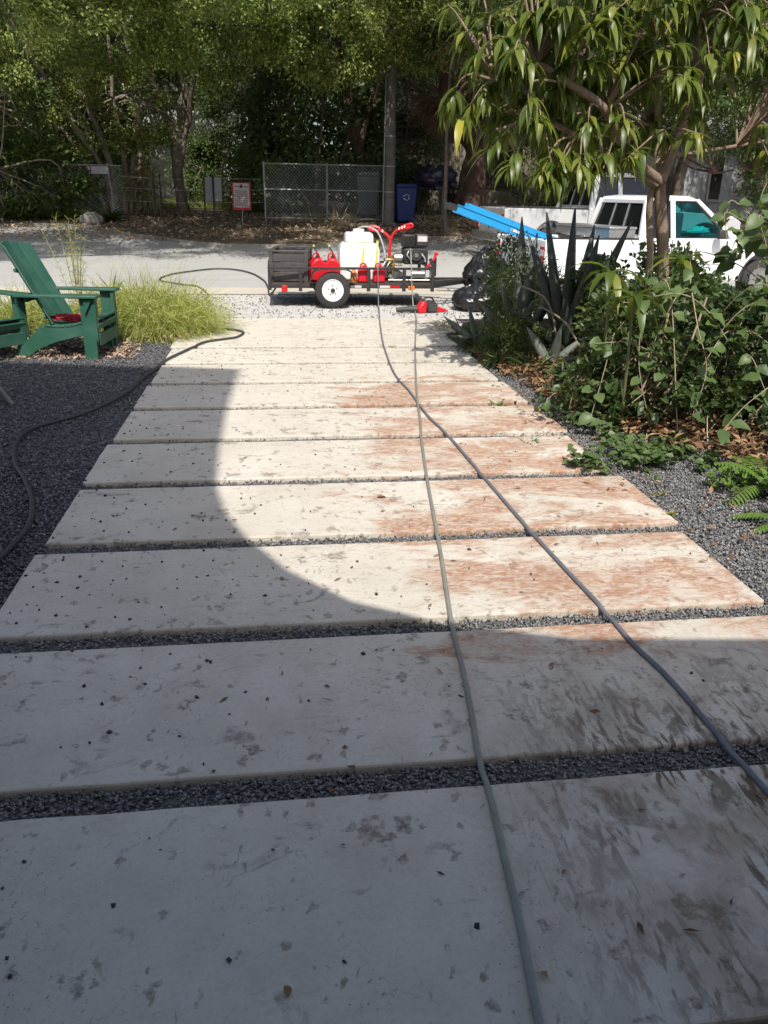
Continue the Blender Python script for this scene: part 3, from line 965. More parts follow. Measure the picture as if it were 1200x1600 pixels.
def tree(name, label, base, stems, crowns, mat, bark, leaf=(0.098, 0.052), r=(0.16, 0.05), group=None, twigs=40, cat='tree'):
    """stems: lists of points relative to base; crowns: (centre rel., radii, clumps, leaves, clump radius)"""
    bz = zt(base[1])
    t = empty(name, (base[0], base[1], bz))
    tag(t, label, cat, group)
    b = MB()
    for i, st in enumerate(stems):
        rr = r if not isinstance(r, list) else r[i]
        limb(b, st, rr[0], rr[1])
    Ps, Ds = [], []
    for (c, rad, nc, nl, crd) in crowns:
        P, D, C = clump_points(c, rad, nc, nl, crd)
        keep = P[:, 2] > 0.15
        Ps.append(P[keep])
        Ds.append(unit(D[keep] + rng.normal(0, 0.7, (keep.sum(), 3))))
        ends = [Vector(st[-1]) for st in stems] + [Vector(st[len(st) // 2]) for st in stems]
        for i in rng.choice(len(C), min(len(C), twigs), replace=False):
            q = Vector(C[i])
            e = min(ends, key=lambda z: (z - q).length + random.random() * 1.5)
            mid = e.lerp(q, .5) + Vector((random.gauss(0, .25), random.gauss(0, .25), random.gauss(.1, .25)))
            b.tube([e, mid, q], (0.035, 0.008), 5, smooth=4)
    b.build('trunk', bark, t, smooth=True, ang=80)
    P = np.concatenate(Ps)
    leaf_obj('crown', P, np.concatenate(Ds), leaf[0], leaf[1], mat, t, jitter=0.4, up=unit(rng.normal(size=(len(P), 3)) * 0.6 + np.array([0, -0.75, 0.75])))
    return t

TG = 'trees across the street'
tree('olive_tree', 'many stemmed tree with pale leaning trunks behind the left fence', (-4.7, 27.2),
     [[(0, 0, -.2), (-.3, 0, 1.2), (-1.0, -.3, 2.6), (-1.9, -1.5, 4.6), (-2.4, -3, 6.5)],
      [(.1, .1, -.2), (-.1, 0, 1.4), (-.5, -.2, 3), (-.9, -1, 5), (-.6, -3, 7)],
      [(.25, 0, -.2), (.3, .1, 1.5), (.2, 0, 3.2), (.3, -.5, 5.5)],
      [(-.2, -.1, -.2), (-.7, -.2, 1.3), (-1.7, -.4, 3.0), (-3.0, -1.5, 5.0)],
      [(.35, .1, -.2), (.6, .2, 1.6), (.9, .2, 3.2), (1.3, -.6, 5.5)]],
     [((-1.6, -4.4, 5.9), (5.4, 5.8, 2.8), 170, 100000, 0.42), ((-4.8, -2.4, 8.6), (4, 4.6, 2), 55, 18000, 0.5), ((-.4, -8.8, 4.25), (4.4, 1.7, .75), 46, 11000, .34), ((-.6, .3, 2.7), (2.6, 1.0, 1.2), 44, 9000, .35)], M['leaf_olive'], M['bark_pale'], r=[(.10, .05), (.11, .05), (.10, .04), (.075, .03), (.085, .04)], group=TG)
tree('olive_tree', 'tree with a pale forked trunk on the lawn edge beside the red sign', (-2.9, 27.9),
     [[(.1, 0, -.2), (0, 0, 1.0), (-.05, 0, 2.0), (-.25, 0, 2.9), (-.5, -.4, 3.9), (-.8, -1.6, 5.6)],
      [(0, 0, 1.1), (.25, 0, 2.0), (.55, -.2, 3.2), (1.0, -1.4, 5.0), (1.6, -3, 6.5)]],
     [((1.2, -5.6, 5.9), (3.8, 4.4, 2.5), 100, 60000, 0.42), ((1.9, -9.6, 4.7), (2.4, 1.6, .7), 26, 6500, .34)], M['leaf_green'], M['bark'], r=[(.19, .07), (.12, .04)], group=TG)
tree('slender_tree', 'slender straight tree between the left fence and the forked tree', (-4.15, 28.9),
     [[(0, 0, -.2), (0, 0, 1.5), (.05, 0, 3.2), (-.1, 0, 5.5)]],
     [((-1.6, .6, 4.6), (1.6, 1.5, 2.0), 44, 10000, 0.5), ((-2.0, 1.6, 2.6), (1.3, .9, 1.6), 22, 4000, 0.5)], M['leaf_dark'], M['bark'], r=(.14, .05), group=TG)
tree('olive_tree', 'tall tree whose crown hangs over the utility pole', (2.9, 28.6),
     [[(0, 0, -.2), (-.1, 0, 1.8), (-.35, -.2, 3.4), (-.9, -1.2, 5.2), (-1.3, -3, 7)],
      [(-.1, 0, 1.9), (.3, -.1, 3.4), (.9, -.9, 5.0), (1.4, -2.5, 6.6)]],
     [((-.8, -4.6, 6.0), (4.4, 5.6, 2.7), 130, 80000, 0.42), ((.7, -5.2, 5.0), (1.5, 1.4, 1.2), 26, 9000, 0.4), ((-.8, -2.4, 8.6), (4, 4.4, 2), 60, 18000, 0.5), ((-.6, -10.0, 4.7), (2.4, 1.5, .75), 26, 6500, .34)], M['leaf_olive'], M['bark_red'], r=[(.2, .07), (.13, .05)], group=TG)
tree('shade_tree', 'unseen tall tree added left of the view to dapple the street with shade', (-8.3, 13.4),  # out of view, added so its crown throws dappled shade across the street
     [[(0, 0, -.2), (.2, 0, 3), (1.2, 0, 6), (4.2, .2, 8.6)], [(.2, 0, 3), (-.5, .3, 6), (-.8, .2, 9)], [(.5, 0, 4.2), (2.0, .3, 7), (6.4, .4, 9.0)]],
     [((4.6, .4, 9.1), (3.9, 1.5, .8), 56, 11000, .42), ((.2, 0, 9.8), (3.2, 2.6, 1.8), 60, 12000, .5)], M['leaf_mid'], M['bark'], r=[(.24, .08), (.15, .06), (.12, .04)], group='unseen shade trees')
tree('pale_tree', 'thin tree with a pale straw coloured crown right of the utility pole', (4.9, 23.9),
     [[(0, 0, -.2), (-.1, 0, 2), (-.2, -.4, 4.2)]],
     [((-.35, -1.4, 5.3), (1.5, 1.1, 1.1), 34, 9000, 0.32)], M['leaf_straw'], M['bark'], leaf=(.10, .032), r=(.07, .03), group=TG, twigs=20)
tree('fig_tree', 'big dark reddish trunk tree in front of the beige house', (6.55, 28.0),
     [[(.1, 0, -.2), (0, 0, .8), (-.05, 0, 1.8), (-.5, -.1, 3.0), (-1.5, -.8, 4.3), (-2.0, -2, 5.8)],
      [(0, .1, 1.4), (.4, 0, 2.6), (.9, -.6, 4.2), (1.6, -2.5, 6.5)],
      [(.35, .15, -.2), (.3, .1, 1.2), (.25, 0, 2.4)], [(-.35, .15, -.2), (-.25, .1, 1.0), (-.2, 0, 2.2)]],
     [((1.0, -5.2, 6.0), (5.0, 5.4, 2.7), 150, 88000, 0.42), ((1.0, -2.0, 8.8), (5.2, 4.4, 2.2), 80, 26000, 0.5), ((1.0, 2.6, 5.4), (5.2, 2.0, 1.5), 60, 16000, 0.5), ((-.9, -9.4, 4.9), (3.4, 2.0, .8), 36, 9000, .34), ((-1.0, -11.6, 5.7), (4.4, 1.7, .7), 48, 10000, .4)], M['leaf_dark'], M['bark_red'], r=[(.40, .16), (.26, .09), (.22, .14), (.24, .14)], group=TG)
tree('dark_tree', 'tall dark tree hanging over the grey board house', (13.2, 27.2),
     [[(0, 0, -.2), (.2, 0, 2), (.3, -.5, 4), (0, -2, 6.5)], [(.2, 0, 1.8), (1.2, -.3, 3.4), (2.3, -1, 5)]],
     [((.3, -3.4, 6.2), (5.0, 5.2, 2.8), 135, 80000, 0.42), ((.3, -1.4, 8.8), (5, 4.4, 2), 60, 18000, 0.5)], M['leaf_mid'], M['bark'], r=[(.22, .08), (.13, .05)], group=TG)
tree('dark_tree', 'dark tree at the far right drooping beside the board house', (12.4, 20.6),
     [[(2.2, 0, -.2), (2.0, 0, 1.4), (1.4, 0, 2.6), (.6, 0, 3.2)], [(2.1, 0, .8), (1.0, .2, 1.7), (-.4, 0, 2.1), (-1.4, 0, 2.0)]],
     [((-1.0, .3, 3.9), (2.6, 1.7, 1.3), 80, 22000, 0.45), ((.9, .2, 2.2), (1.2, 1.2, 1.0), 26, 5000, 0.4)], M['leaf_dark'], M['bark_red'], r=[(.10, .04), (.05, .02)], group=TG, twigs=25)
tree('green_tree', 'light green feathery tree behind the chain link panel corner', (-.75, 29.8),
     [[(0, 0, -.2), (.1, 0, 2), (0, 0, 4.2)]],
     [((0.1, 0, 3.6), (1.5, 1.3, 2.6), 70, 15000, 0.42)], M['leaf_mid'], M['bark'], r=(.1, .03), group=TG)
tree('broadleaf_tree', 'broad leaved dark tree filling the space behind the chain link panel', (1.4, 28.9),
     [[(0, 0, -.2), (.1, 0, 1.4), (.3, 0, 3)], [(.1, 0, .4), (.8, -.2, 1.6), (1.2, -.3, 2.9)], [(0, 0, .4), (-.6, -.1, 1.6), (-1.0, 0, 3.0)]],
     [((.1, .1, 2.9), (2.4, 1.5, 2.2), 95, 9000, 0.5)], M['leaf_broad'], M['bark'], leaf=(0.20, 0.10), r=(.09, .04), group=TG)
tree('broadleaf_tree', 'broad leaved shrub tree with bright leaves above the left fence', (-7.6, 25.2),
     [[(0, 0, -.2), (.1, 0, 1.4), (.3, -.2, 3)], [(0, 0, .5), (-.6, 0, 1.8), (-.9, 0, 3.0)]],
     [((.0, -.3, 3.1), (1.7, .9, .8), 40, 2600, 0.35), ((.5, .6, 1.2), (2.0, .6, 1.1), 40, 5000, 0.35), ((.95, -2.5, 3.25), (.9, .5, .40), 12, 650, .22)], M['leaf_mid'], M['bark_pale'], leaf=(0.17, 0.085), r=(.05, .03), group=TG, twigs=20)
for (x, y, lb) in ((-12.5, 34, 'tall dark tree at the far left behind the front row'), (-3.5, 35.2, 'tall dark tree over the white house'), (5.0, 36, 'tall dark tree over the beige house roof'), (13.5, 36, 'tall dark tree behind the board house'), (22, 34, 'tall dark tree beyond the right edge of the board house')):
    tree('tall_tree', lb, (x, y), [[(0, 0, -.2), (.2, 0, 3), (.1, 0, 6), (-.3, -.4, 9)], [(.2, 0, 3), (1.2, .3, 5.5), (2, .2, 8)]],
         [((0, -1.0, 8.0), (5.4, 3.4, 3.8), 130, 30000, 0.75)], M['leaf_dark'], M['bark'], leaf=(.17, .095), r=[(.26, .1), (.15, .06)], group='tall trees behind the houses', twigs=20)
# thicket behind the fence
for i, (x, y, rx, ry, rz, mt, nl, lb) in enumerate([
        (-7.2, 29.2, 2.6, 1.6, 2.4, 'leaf_dark', 16000, 'dark thicket bush behind the left chain link fence'),
        (-9.4, 28.0, 2.6, 2.0, 3.4, 'leaf_dark', 16000, 'tall dark bush at the far left behind the fence'),
        (-2.0, 33.5, 1.5, 1.2, 1.5, 'leaf_mid', 7000, 'green bush at the back of the lawn by the white house'),
        (-6.8, 34.5, 3.4, 2.0, 3.6, 'leaf_mid', 16000, 'green bush beyond the lawn behind the slender tree'),
        (1.2, 33.5, 3.6, 2.0, 3.6, 'leaf_mid', 16000, 'large green bush behind the broad leaved tree'),
        (-0.4, 28.0, .8, .7, .9, 'leaf_mid', 3600, 'low green bush between the red sign and the chain link panel'),
        (4.5, 30.4, 1.4, 1.2, 2.8, 'leaf_dark', 9000, 'dark bush behind the utility pole'),
        (10.2, 30.2, 2.2, 1.5, 2.4, 'leaf_dark', 11000, 'dark bush between the beige house and the board house'),
        (17.5, 26.0, 2.4, 2.0, 2.6, 'leaf_dark', 11000, 'dark bush at the right end of the board house')]):
    tree('bush', lb, (x, y), [[(0, 0, -.1), (.1, 0, rz * .6), (.2, 0, rz)], [(.1, 0, 0), (-.4, 0, rz * .5), (-.6, 0, rz * .9)]],
         [((0, 0, rz * .95), (rx, ry, rz), max(30, nl // 220), nl, 0.45)], M[mt], M['bark'], r=(.05, .02), twigs=12, cat='bush', group='bushes across the street')
# ferns and low leafy plants at the foot of the left fence
for i in range(7):
    x = -7.9 + i * 0.55 + random.uniform(-.15, .15)
    y = 25.6 + random.uniform(-.15, .2)
    n = 60
    P = np.zeros((n, 3))
    a = rng.uniform(0, 2 * np.pi, n)
    D = np.stack([np.cos(a) * .7, np.sin(a) * .7, rng.uniform(.5, 1.6, n)], 1)
    V, F = strip_leaves(P + rng.normal(0, .05, (n, 3)) * [1, 1, 0], D, np.tile([0, 0, 1.0], (n, 1)) + rng.normal(0, .3, (n, 3)), rng.uniform(.35, .8, n), rng.uniform(.05, .09, n), rng.uniform(.8, 1.6, n), [.3, 1, .9, .5, .05])
    o = link('fern_clump', np_mesh('fern_clump', V, F), M['leaf_mid' if i % 2 else 'leaf_dark'])
    o.location = (x, y, zt(y) + .06)
    tag(o, ['fern clump at the far left end of the left fence', 'dark fern clump second from the left along the left fence', 'fern clump at the leaning left fence post', 'dark fern clump just right of the leaning left post', 'fern clump midway along the left fence', 'dark fern clump under the leaning pale trunks', 'fern clump beside the grey boulder'][i], 'fern', 'ferns along the left fence')
# dried palm frond heap and dead vine
for (nm, lb, c, rad, n, mt, ln) in (('dead_vine', 'brown mat of dead vine hanging right of the utility pole', (5.3, 25.3, 4.0), (.9, .6, .55), 5200, 'dead_vine', .28),
                               ('dried_fronds', 'heap of dried pale fronds beside the slender tree', (-3.75, 27.4, 1.7), (.42, .4, .5), 800, 'grass_dry', .5)):
    P, D, C = clump_points((0, 0, 0), rad, 16, n, .3)
    D = unit(D + np.array([0, 0, -.8]) + rng.normal(0, .5, D.shape))
    o = leaf_obj(nm, P, D, ln, .022, M[mt], jitter=.5)
    o.location = c
    tag(o, lb, 'dead foliage')
# far wood closing the view
Ps = []
for i in range(560):
    c = np.array([rng.uniform(-28, 44), rng.uniform(43, 56), rng.uniform(1, 19)])
    n = 260
    Ps.append(c + rng.normal(0, 1, (n, 3)) * [1.5, 1.2, 1.1])
P = np.concatenate(Ps)
o = leaf_obj('far_wood', P, rdir(len(P), -.2), .50, .30, M['leaf_dark'], jitter=.4)
tag(o, kind='stuff')
# lawn grass and verge litter
n = 15000
P = np.stack([rng.uniform(-9, .6, n), rng.uniform(30.6, 37.8, n), np.zeros(n)], 1)
P[:, 2] = np.interp(P[:, 1], ZPY, ZPZ) + .07
D = rdir(n, 1.6)
tag(leaf_obj('lawn_grass', P, D, .16, .02, M['grass_lawn'], jitter=.5), kind='stuff')
def litter(name, n, xs, ys, z, L, mat, poly=None, zfun=None):
    P = np.stack([rng.uniform(xs[0], xs[1], n), rng.uniform(ys[0], ys[1], n), np.full(n, z) + rng.uniform(0, .02, n)], 1)
    if poly is not None:
        P = P[in_poly(P, poly)]
    if zfun is not None:
        P[:, 2] += zfun(P)
    D = rdir(len(P))
    D[:, 2] *= .35
    return tag(leaf_obj(name, P, unit(D), L, L * .42, mat, jitter=.45, up=unit(rng.normal(0, .45, (len(P), 3)) + [0, 0, 1])), kind='stuff')
litter('verge_litter', 9000, (-9, 9), (22.5, 28.5), .06, .11, M['litter_pale'], zfun=lambda P: np.interp(P[:, 1], ZPY, ZPZ))
litter('street_litter', 900, (-9, 9), (19, 24), .005, .07, M['litter'], zfun=lambda P: np.interp(P[:, 1], ZPY, ZPZ))

# ---------------------------------------------------------------- fences, pole, bins, signs beyond the street
def lattice(b, x0, x1, z0, z1, step=.10, r=.0045, zf=None):
    W, H = x1 - x0, z1 - z0
    k = -int(H / step) - 1
    while k * step < W:
        for sgn in (0, 1):
            # line x = k*step + t, z = t (or mirrored)
            ta = max(0, -k * step)
            tb = min(H, W - k * step)
            if tb - ta > .03:
                xa, xb = x0 + k * step + ta, x0 + k * step + tb
                za, zb = (z0 + ta, z0 + tb) if not sgn else (z1 - ta, z1 - tb)
                b.tube([(xa, r if sgn else -r, za), (xb, r if sgn else -r, zb)], r, 3, caps=False)
        k += 1
    return b

def fence(name, label, x0, x1, y, h, posts, rails, lean=0.0, mesh=True):
    t = empty(name, (x0, y, zt(y) + .04))
    tag(t, label, 'fence')
    W = x1 - x0
    for px, ln in posts:
        MB().cyl((px - x0, 0.04, -.1), (px - x0 + ln, 0.04, h + .03), .03, .03, 10).build('post', M['galv'], t, smooth=True)
    for z in rails:
        MB().cyl((0, -.012, z), (W, -.012, z), .021, .021, 8).build('rail', M['galv'], t, smooth=True)
    if mesh:
        o = lattice(MB(), 0, W, .06, h - .02).build('wire_mesh', M['galv'], t)
        o['kind'] = 'stuff'
    return t
fence('chain_link_fence', 'long chain link fence with leaning posts under the left trees', -8.6, -4.25, 26.0, 1.48, [(-7.15, -.28), (-4.55, -.12)], [1.45])
fence('chain_link_fence', 'framed chain link panel with a middle rail beside the utility pole', -.20, 3.36, 26.0, 1.62, [(-.20, -.02), (1.64, 0), (3.34, 0)], [1.60, .90, .10])
t = empty('wire_fence', (-3.45, 26.2, zt(26.2) + .04))
tag(t, 'thin old wire fence posts and strands between the two chain link fences', 'fence')
for px in (0.0, .18, 1.45, 1.72):
    MB().bar((px, 0, -.1), (px + .03, 0, 1.25), .045, .045).build('post', M['timber_dark'], t)
MB().bar((.62, .05, .95), (1.32, .05, .35), .05, .05).build('brace', M['timber_dark'], t)
for z in (.5, .85, 1.15):
    MB().tube([(-.9, 0, z), (.6, 0, z - .05), (1.8, 0, z - .02), (3.2, 0, z)], .006, 4, smooth=3).build('wire', M['galv'], t)

pole = empty('utility_pole', (3.46, 25.6, zt(25.6)))
tag(pole, 'weathered grey wooden utility pole beside the blue bin', 'utility pole')
limb_b = MB()
limb_b.tube([(0, 0, -.3), (0.01, 0, 2), (0.02, 0, 5), (-.02, 0, 9.5)], (.16, .125), 14)
limb_b.build('shaft', M['pole'], pole, smooth=True, ang=80)
for z in (.95, 1.65, 2.45):
    MB().lathe([(.163, z), (.166, z + .005), (.166, z + .035), (.163, z + .04)], n=14).build('band', M['galv'], pole)
MB().tube([(-.18, -.02, 0), (-.17, -.02, 1.5), (-.15, -.02, 4.5), (-.13, -.02, 8)], .022, 6).build('conduit', M['galv'], pole)
o = MB().tube([(-22, 22.2, 5.6), (-8, 22.0, 5.28), (0, 21.9, 5.2), (8, 22.0, 5.35), (24, 22.4, 5.9)], .016, 6, smooth=8).build('power_cable', M['black_rubber'], None)
tag(o, 'dark power cable crossing in front of the tree crowns', 'cable')

def bin_(name, label, loc, mat, s=1.0, symbol=True, rz=0.0):
    t = empty(name, loc, rz)
    tag(t, label, 'bin')
    def fr(z, hw, hd):
        return [(-hw, -hd, z), (hw, -hd, z), (hw, hd, z), (-hw, hd, z)]
    b = MB()
    b.hexa(fr(.06, .24 * s, .26 * s) + fr(.98 * s, .30 * s, .34 * s))
    b.build('body', mat, t, bevel=.03)
    b = MB()
    b.hexa(fr(.985 * s, .315 * s, .36 * s) + fr(1.08 * s, .27 * s, .32 * s))
    b.cyl((-.28 * s, .36 * s, 1.0 * s), (.28 * s, .36 * s, 1.0 * s), .025, n=8)
    b.build('lid', mat, t, bevel=.02)
    for sx in (-1, 1):
        MB().cyl((sx * .25 * s, .24 * s, .11), (sx * .19 * s, .24 * s, .11), .11, n=16).build('wheel', M['black_rubber'], t, smooth=True)
    if symbol:
        b = MB()
        for k in range(3):
            a = R(90 + 120 * k)
            m = Matrix.Translation((0, -.325 * s, .72 * s)) @ Matrix.Rotation(R(-4), 4, 'X') @ Matrix.Rotation(a, 4, 'Y')
            for pl in ([(-.07, .055), (.03, .055), (.03, .083), (-.07, .083)], [(.03, .04), (.075, .069), (.03, .10)]):
                b.prism(pl, lambda u, v: m @ Vector((u, -.006, v)), lambda u, v: m @ Vector((u, .002, v)))
        b.build('recycling_symbol', M['sign_grey'], t)
    return t
bin_('recycling_bin', 'dark blue wheeled recycling bin beside the utility pole', (3.98, 25.9, zt(25.9) + .05), M['bin_blue'], 1.04)
bin_('rubbish_bin', 'grey wheeled bin behind the right end of the chain link panel', (2.95, 27.0, zt(27) + .08), M['bin_grey'], 1.2, False)

t = empty('notice_sign', (-.86, 25.0, zt(25) + .03))
tag(t, 'red bordered notice sign full of small print on a thin post', 'sign')
MB().bar((0, .02, -.1), (0.01, .02, 1.15), .035, .02).build('post', M['galv'], t)
MB().box(-.26, .26, -.012, 0, .45, 1.18).build('board', M['sign_red'], t)
MB().box(-.215, .215, -.018, -.013, .52, 1.16).build('panel', M['sign_white'], t)
b = MB()
for i in range(9):
    z = .56 + i * .048
    x = -.18
    while x < .16:
        w_ = random.uniform(.03, .09)
        b.box(x, min(x + w_, .185), -.0205, -.0185, z, z + .020)
        x += w_ + .014
m = Matrix.Translation((0, -.0185, 1.08)) @ Matrix.Rotation(R(90), 4, 'X')
b.lathe([(.05, 0), (.05, .002)], m, 20)
for sx in (-1, 1):
    b.box(sx * .13 - .05, sx * .13 + .05, -.0205, -.0185, 1.06, 1.085)
b.build('print', M['sign_ink'], t)
t = empty('blank_sign', (-1.74, 26.4, zt(26.4) + .03))
tag(t, 'blank grey white board on a dark post left of the red sign', 'sign')
MB().bar((0, -.03, -.1), (0, -.03, 1.2), .05, .03).build('post', M['timber_dark'], t)
MB().box(-.25, .25, -.012, 0, .50, 1.16).build('board', M['sign_grey'], t)
t = empty('fence_sign', (-4.86, 25.95, zt(26) + .04))
tag(t, 'small pale plate hung on the left fence under its top rail', 'sign')
MB().box(-.24, .24, -.04, -.03, 1.22, 1.42).build('plate', M['sign_grey'], t)
for sx in (-.2, .2):
    MB().bar((sx, -.03, 1.42), (sx, -.012, 1.47), .012, .006).build('clip', M['galv'], t)
o = MB().blob((0, 0, .12), (.33, .22, .22), 3, .25, 2.5, 18, 12, flat=0).build('boulder', M['rock'], None, smooth=True, ang=60)
o.location = (-5.05, 25.0, zt(25) + .03)
tag(o, 'low grey boulder on the verge before the left fence', 'rock')
o = MB().blob((0, 0, .3), (.75, .5, .42), 12, .35, 2.2, 26, 16, flat=0, fold=.5).build('tarp_heap', M['tarp'], None, smooth=True, ang=60)
o.location = (5.55, 29.5, 1.75)
tag(o, 'dark blue crumpled tarp over a bench by the beige house', 'tarp')
b = MB()
for (x, y) in ((-.6, -.35), (.6, -.35), (-.6, .35), (.6, .35)):
    b.bar((x, y, -.05), (x, y, .8), .07, .07)
b.box(-.75, .75, -.45, .45, .8, .86)
o = b.build('bench', M['timber_dark'], None)
o.location = (5.55, 29.5, zt(29.5) + .05)
tag(o, 'dark timber bench under the crumpled tarp', 'bench')
for i, (x, y, mt) in enumerate(((4.9, 24.8, 'grass_dry'), (1.7, 25.2, 'grass_dry'))):
    n = 220
    P = np.stack([rng.normal(0, .4, n), rng.normal(0, .2, n), np.abs(rng.normal(.05, .09, n))], 1)
    D = rdir(n, .15)
    o = leaf_obj('cut_branches', P, D, .45, .02, M[mt], jitter=.5)
    o.location = (x, y, zt(y) + .08)
    tag(o, ['loose heap of cut branches in front of the blue bin', 'pale dry grass heap at the foot of the chain link panel'][i], 'branches' if i == 0 else 'dry grass')
# ---------------------------------------------------------------- green slatted garden chairs
def make_chair(label):
    """faces local +X; origin on the ground between the front legs"""
    t = empty('garden_chair')
    tag(t, label, 'chair', 'green garden chairs')
    gp_ = M['green_paint']
    W = .345
    for s in (-1, 1):
        y = s * W
        # front leg: broad board seen from the side
        MB().prism([(-.145, 0), (-.015, 0), (0, .62), (-.145, .62)], lambda u, v: (u, y - .016, v), lambda u, v: (u, y + .016, v)).build('front_leg', gp_, t, bevel=.004)
        # narrow board set on the front edge of the leg, below the arm
        MB().box(-.018, .012, y - s * .018 - .045, y - s * .018 + .045, .20, .615).build('leg_face', gp_, t, bevel=.003)
        # long side rail falling to the back, with a hollow top edge for the seat
        yi = s * (W - .036)
        top = [(-.02, .385), (-.15, .36), (-.30, .325), (-.45, .315), (-.58, .33), (-.80, .12), (-.93, .0)]
        bot = [(-.76, 0.0), (-.62, .10), (-.42, .175), (-.22, .225), (-.02, .245)]
        MB().prism(top + bot, lambda u, v: (u, yi - .015, v), lambda u, v: (u, yi + .015, v)).build('side_rail', gp_, t, bevel=.003)
        # arm board, tapering to the back
        ya = s * (W + .005)
        pl = [(.055, -.075), (.055, .06), (.04, .075), (-.45, .065), (-.80, .035), (-.80, -.04), (-.45, -.06), (.04, -.09)]
        MB().prism([(u, ya + v * s) for u, v in pl][::s], lambda u, v: (u, v, .622), lambda u, v: (u, v, .650)).build('arm', gp_, t, bevel=.005)
        MB().prism([(-.145, .45), (-.145, .61), (-.06, .61)], lambda u, v: (u + .05, y + s * .032 - .013, v), lambda u, v: (u + .05, y + s * .032 + .013, v)).build('arm_bracket', gp_, t, bevel=.003)
    # seat slats following the hollow
    sl = [(.005, .33, 70), (-.015, .40, 12), (-.085, .388, 14), (-.155, .368, 15), (-.225, .350, 13), (-.295, .338, 8), (-.365, .331, 3), (-.435, .330, -3), (-.505, .336, -8)]
    for (x, z, a) in sl:
        m = Matrix.Translation((x, 0, z)) @ Matrix.Rotation(R(-a), 4, 'Y')
        MB().box(-.032, .032, -W + .014, W - .014, -.010, .010, m).build('seat_slat', gp_, t, bevel=.003)
    MB().box(-.005, .02, -W + .02, W - .02, .14, .26).build('front_rail', gp_, t, bevel=.003)
    # reclined back: five boards set on a shallow curve
    tilt = Matrix.Translation((-.53, 0, .31)) @ Matrix.Rotation(R(-27), 4, 'Y')
    nb = 5
    for i in range(nb):
        u = (i - (nb - 1) / 2) / ((nb - 1) / 2)
        y0 = u * .262
        bow = .065 * u * u
        top_z = .93 - .045 * u * u
        m = tilt @ Matrix.Translation((bow, y0, 0)) @ Matrix.Rotation(-u * R(24), 4, 'Z')
        pl = [(-.064, 0), (.064, 0), (.076, top_z - .04 * abs(u) * (1 if u > 0 else .2)), (-.076, top_z - .04 * abs(u) * (.2 if u > 0 else 1))]
        MB().prism(pl, lambda a, c: m @ Vector((-.009, a, c)), lambda a, c: m @ Vector((.009, a, c))).build('back_slat', gp_, t, bevel=.003)
    for z, hw in ((.10, .27), (.36, .345), (.62, .26)):
        b = MB()
        b.tube([tilt @ Vector((-.035 + .065 * (abs(k) / 6) ** 2, hw * k / 6, z)) for k in range(-6, 7)], .018, 6)
        b.build('back_brace', gp_, t)
    MB().bar(tilt @ Vector((-.03, -.30, .335)), tilt @ Vector((-.03, .30, .335)), .03, .06).build('arm_beam', gp_, t)
    return t
ch = make_chair('green slatted garden chair with a crumpled red cloth on its seat')
ch.location = (-1.79, 9.06, -.02)
ch.rotation_euler = (0, 0, R(-6))
c2 = copy_tree(ch)
c2['label'] = 'green slatted garden chair cut off by the left edge beside the other chair'
c2.location = (-2.78, 8.62, -.02)
c2.rotation_euler = (0, 0, R(-36))
b = MB()
for i, (x, y, r_, sd) in enumerate(((0, 0, (.13, .085, .035), 1), (.11, .05, (.085, .06, .05), 2), (-.12, -.03, (.09, .06, .03), 3), (.05, -.07, (.10, .05, .035), 4), (.19, -.02, (.07, .045, .025), 5))):
    b.blob((x, y, .02), r_, sd, .5, 2.6, 20, 12, flat=-.008, fold=.6)
o = b.build('red_cloth', M['red_cloth'], None, smooth=True, ang=70)
o.location = (-2.10, 8.98, .345)
o.rotation_euler = (0, R(6), R(15))
tag(o, 'crumpled red cloth lying on the seat of the green chair', 'cloth')

# furniture only its ends reach into the picture, at the left edge
t = empty('side_table', (-2.55, 6.75, -.025))
tag(t, 'grey tube legged side table in shade at the left edge', 'table')
MB().lathe([(.30, .52), (.31, .525), (.31, .545), (.30, .55)], n=32).build('tabletop', M['grey_paint'], t, smooth=True)
for k in range(3):
    a = R(8 + 120 * k)
    MB().tube([(math.cos(a) * .10, math.sin(a) * .10, .52), (math.cos(a) * .40, math.sin(a) * .40, 0)], .019, 10).build('leg', M['grey_paint'], t, smooth=True)
t = empty('plank_bench', (-1.345, 3.74, -.03))
tag(t, 'grey green plank bench leg standing at the left edge by the black hose', 'bench')
for x in (0.0, -1.1):
    MB().prism([(-.09, 0), (.075, 0), (.02, .42), (-.14, .42)], lambda u, v: (x - v * .42, u, v), lambda u, v: (x - .034 - v * .42, u, v)).build('leg', M['grey_paint'], t, bevel=.004)
for k in range(3):
    MB().box(-1.4, -.26, -.20 + k * .12, -.09 + k * .12, .422, .45).build('seat_plank', M['grey_paint'], t, bevel=.003)

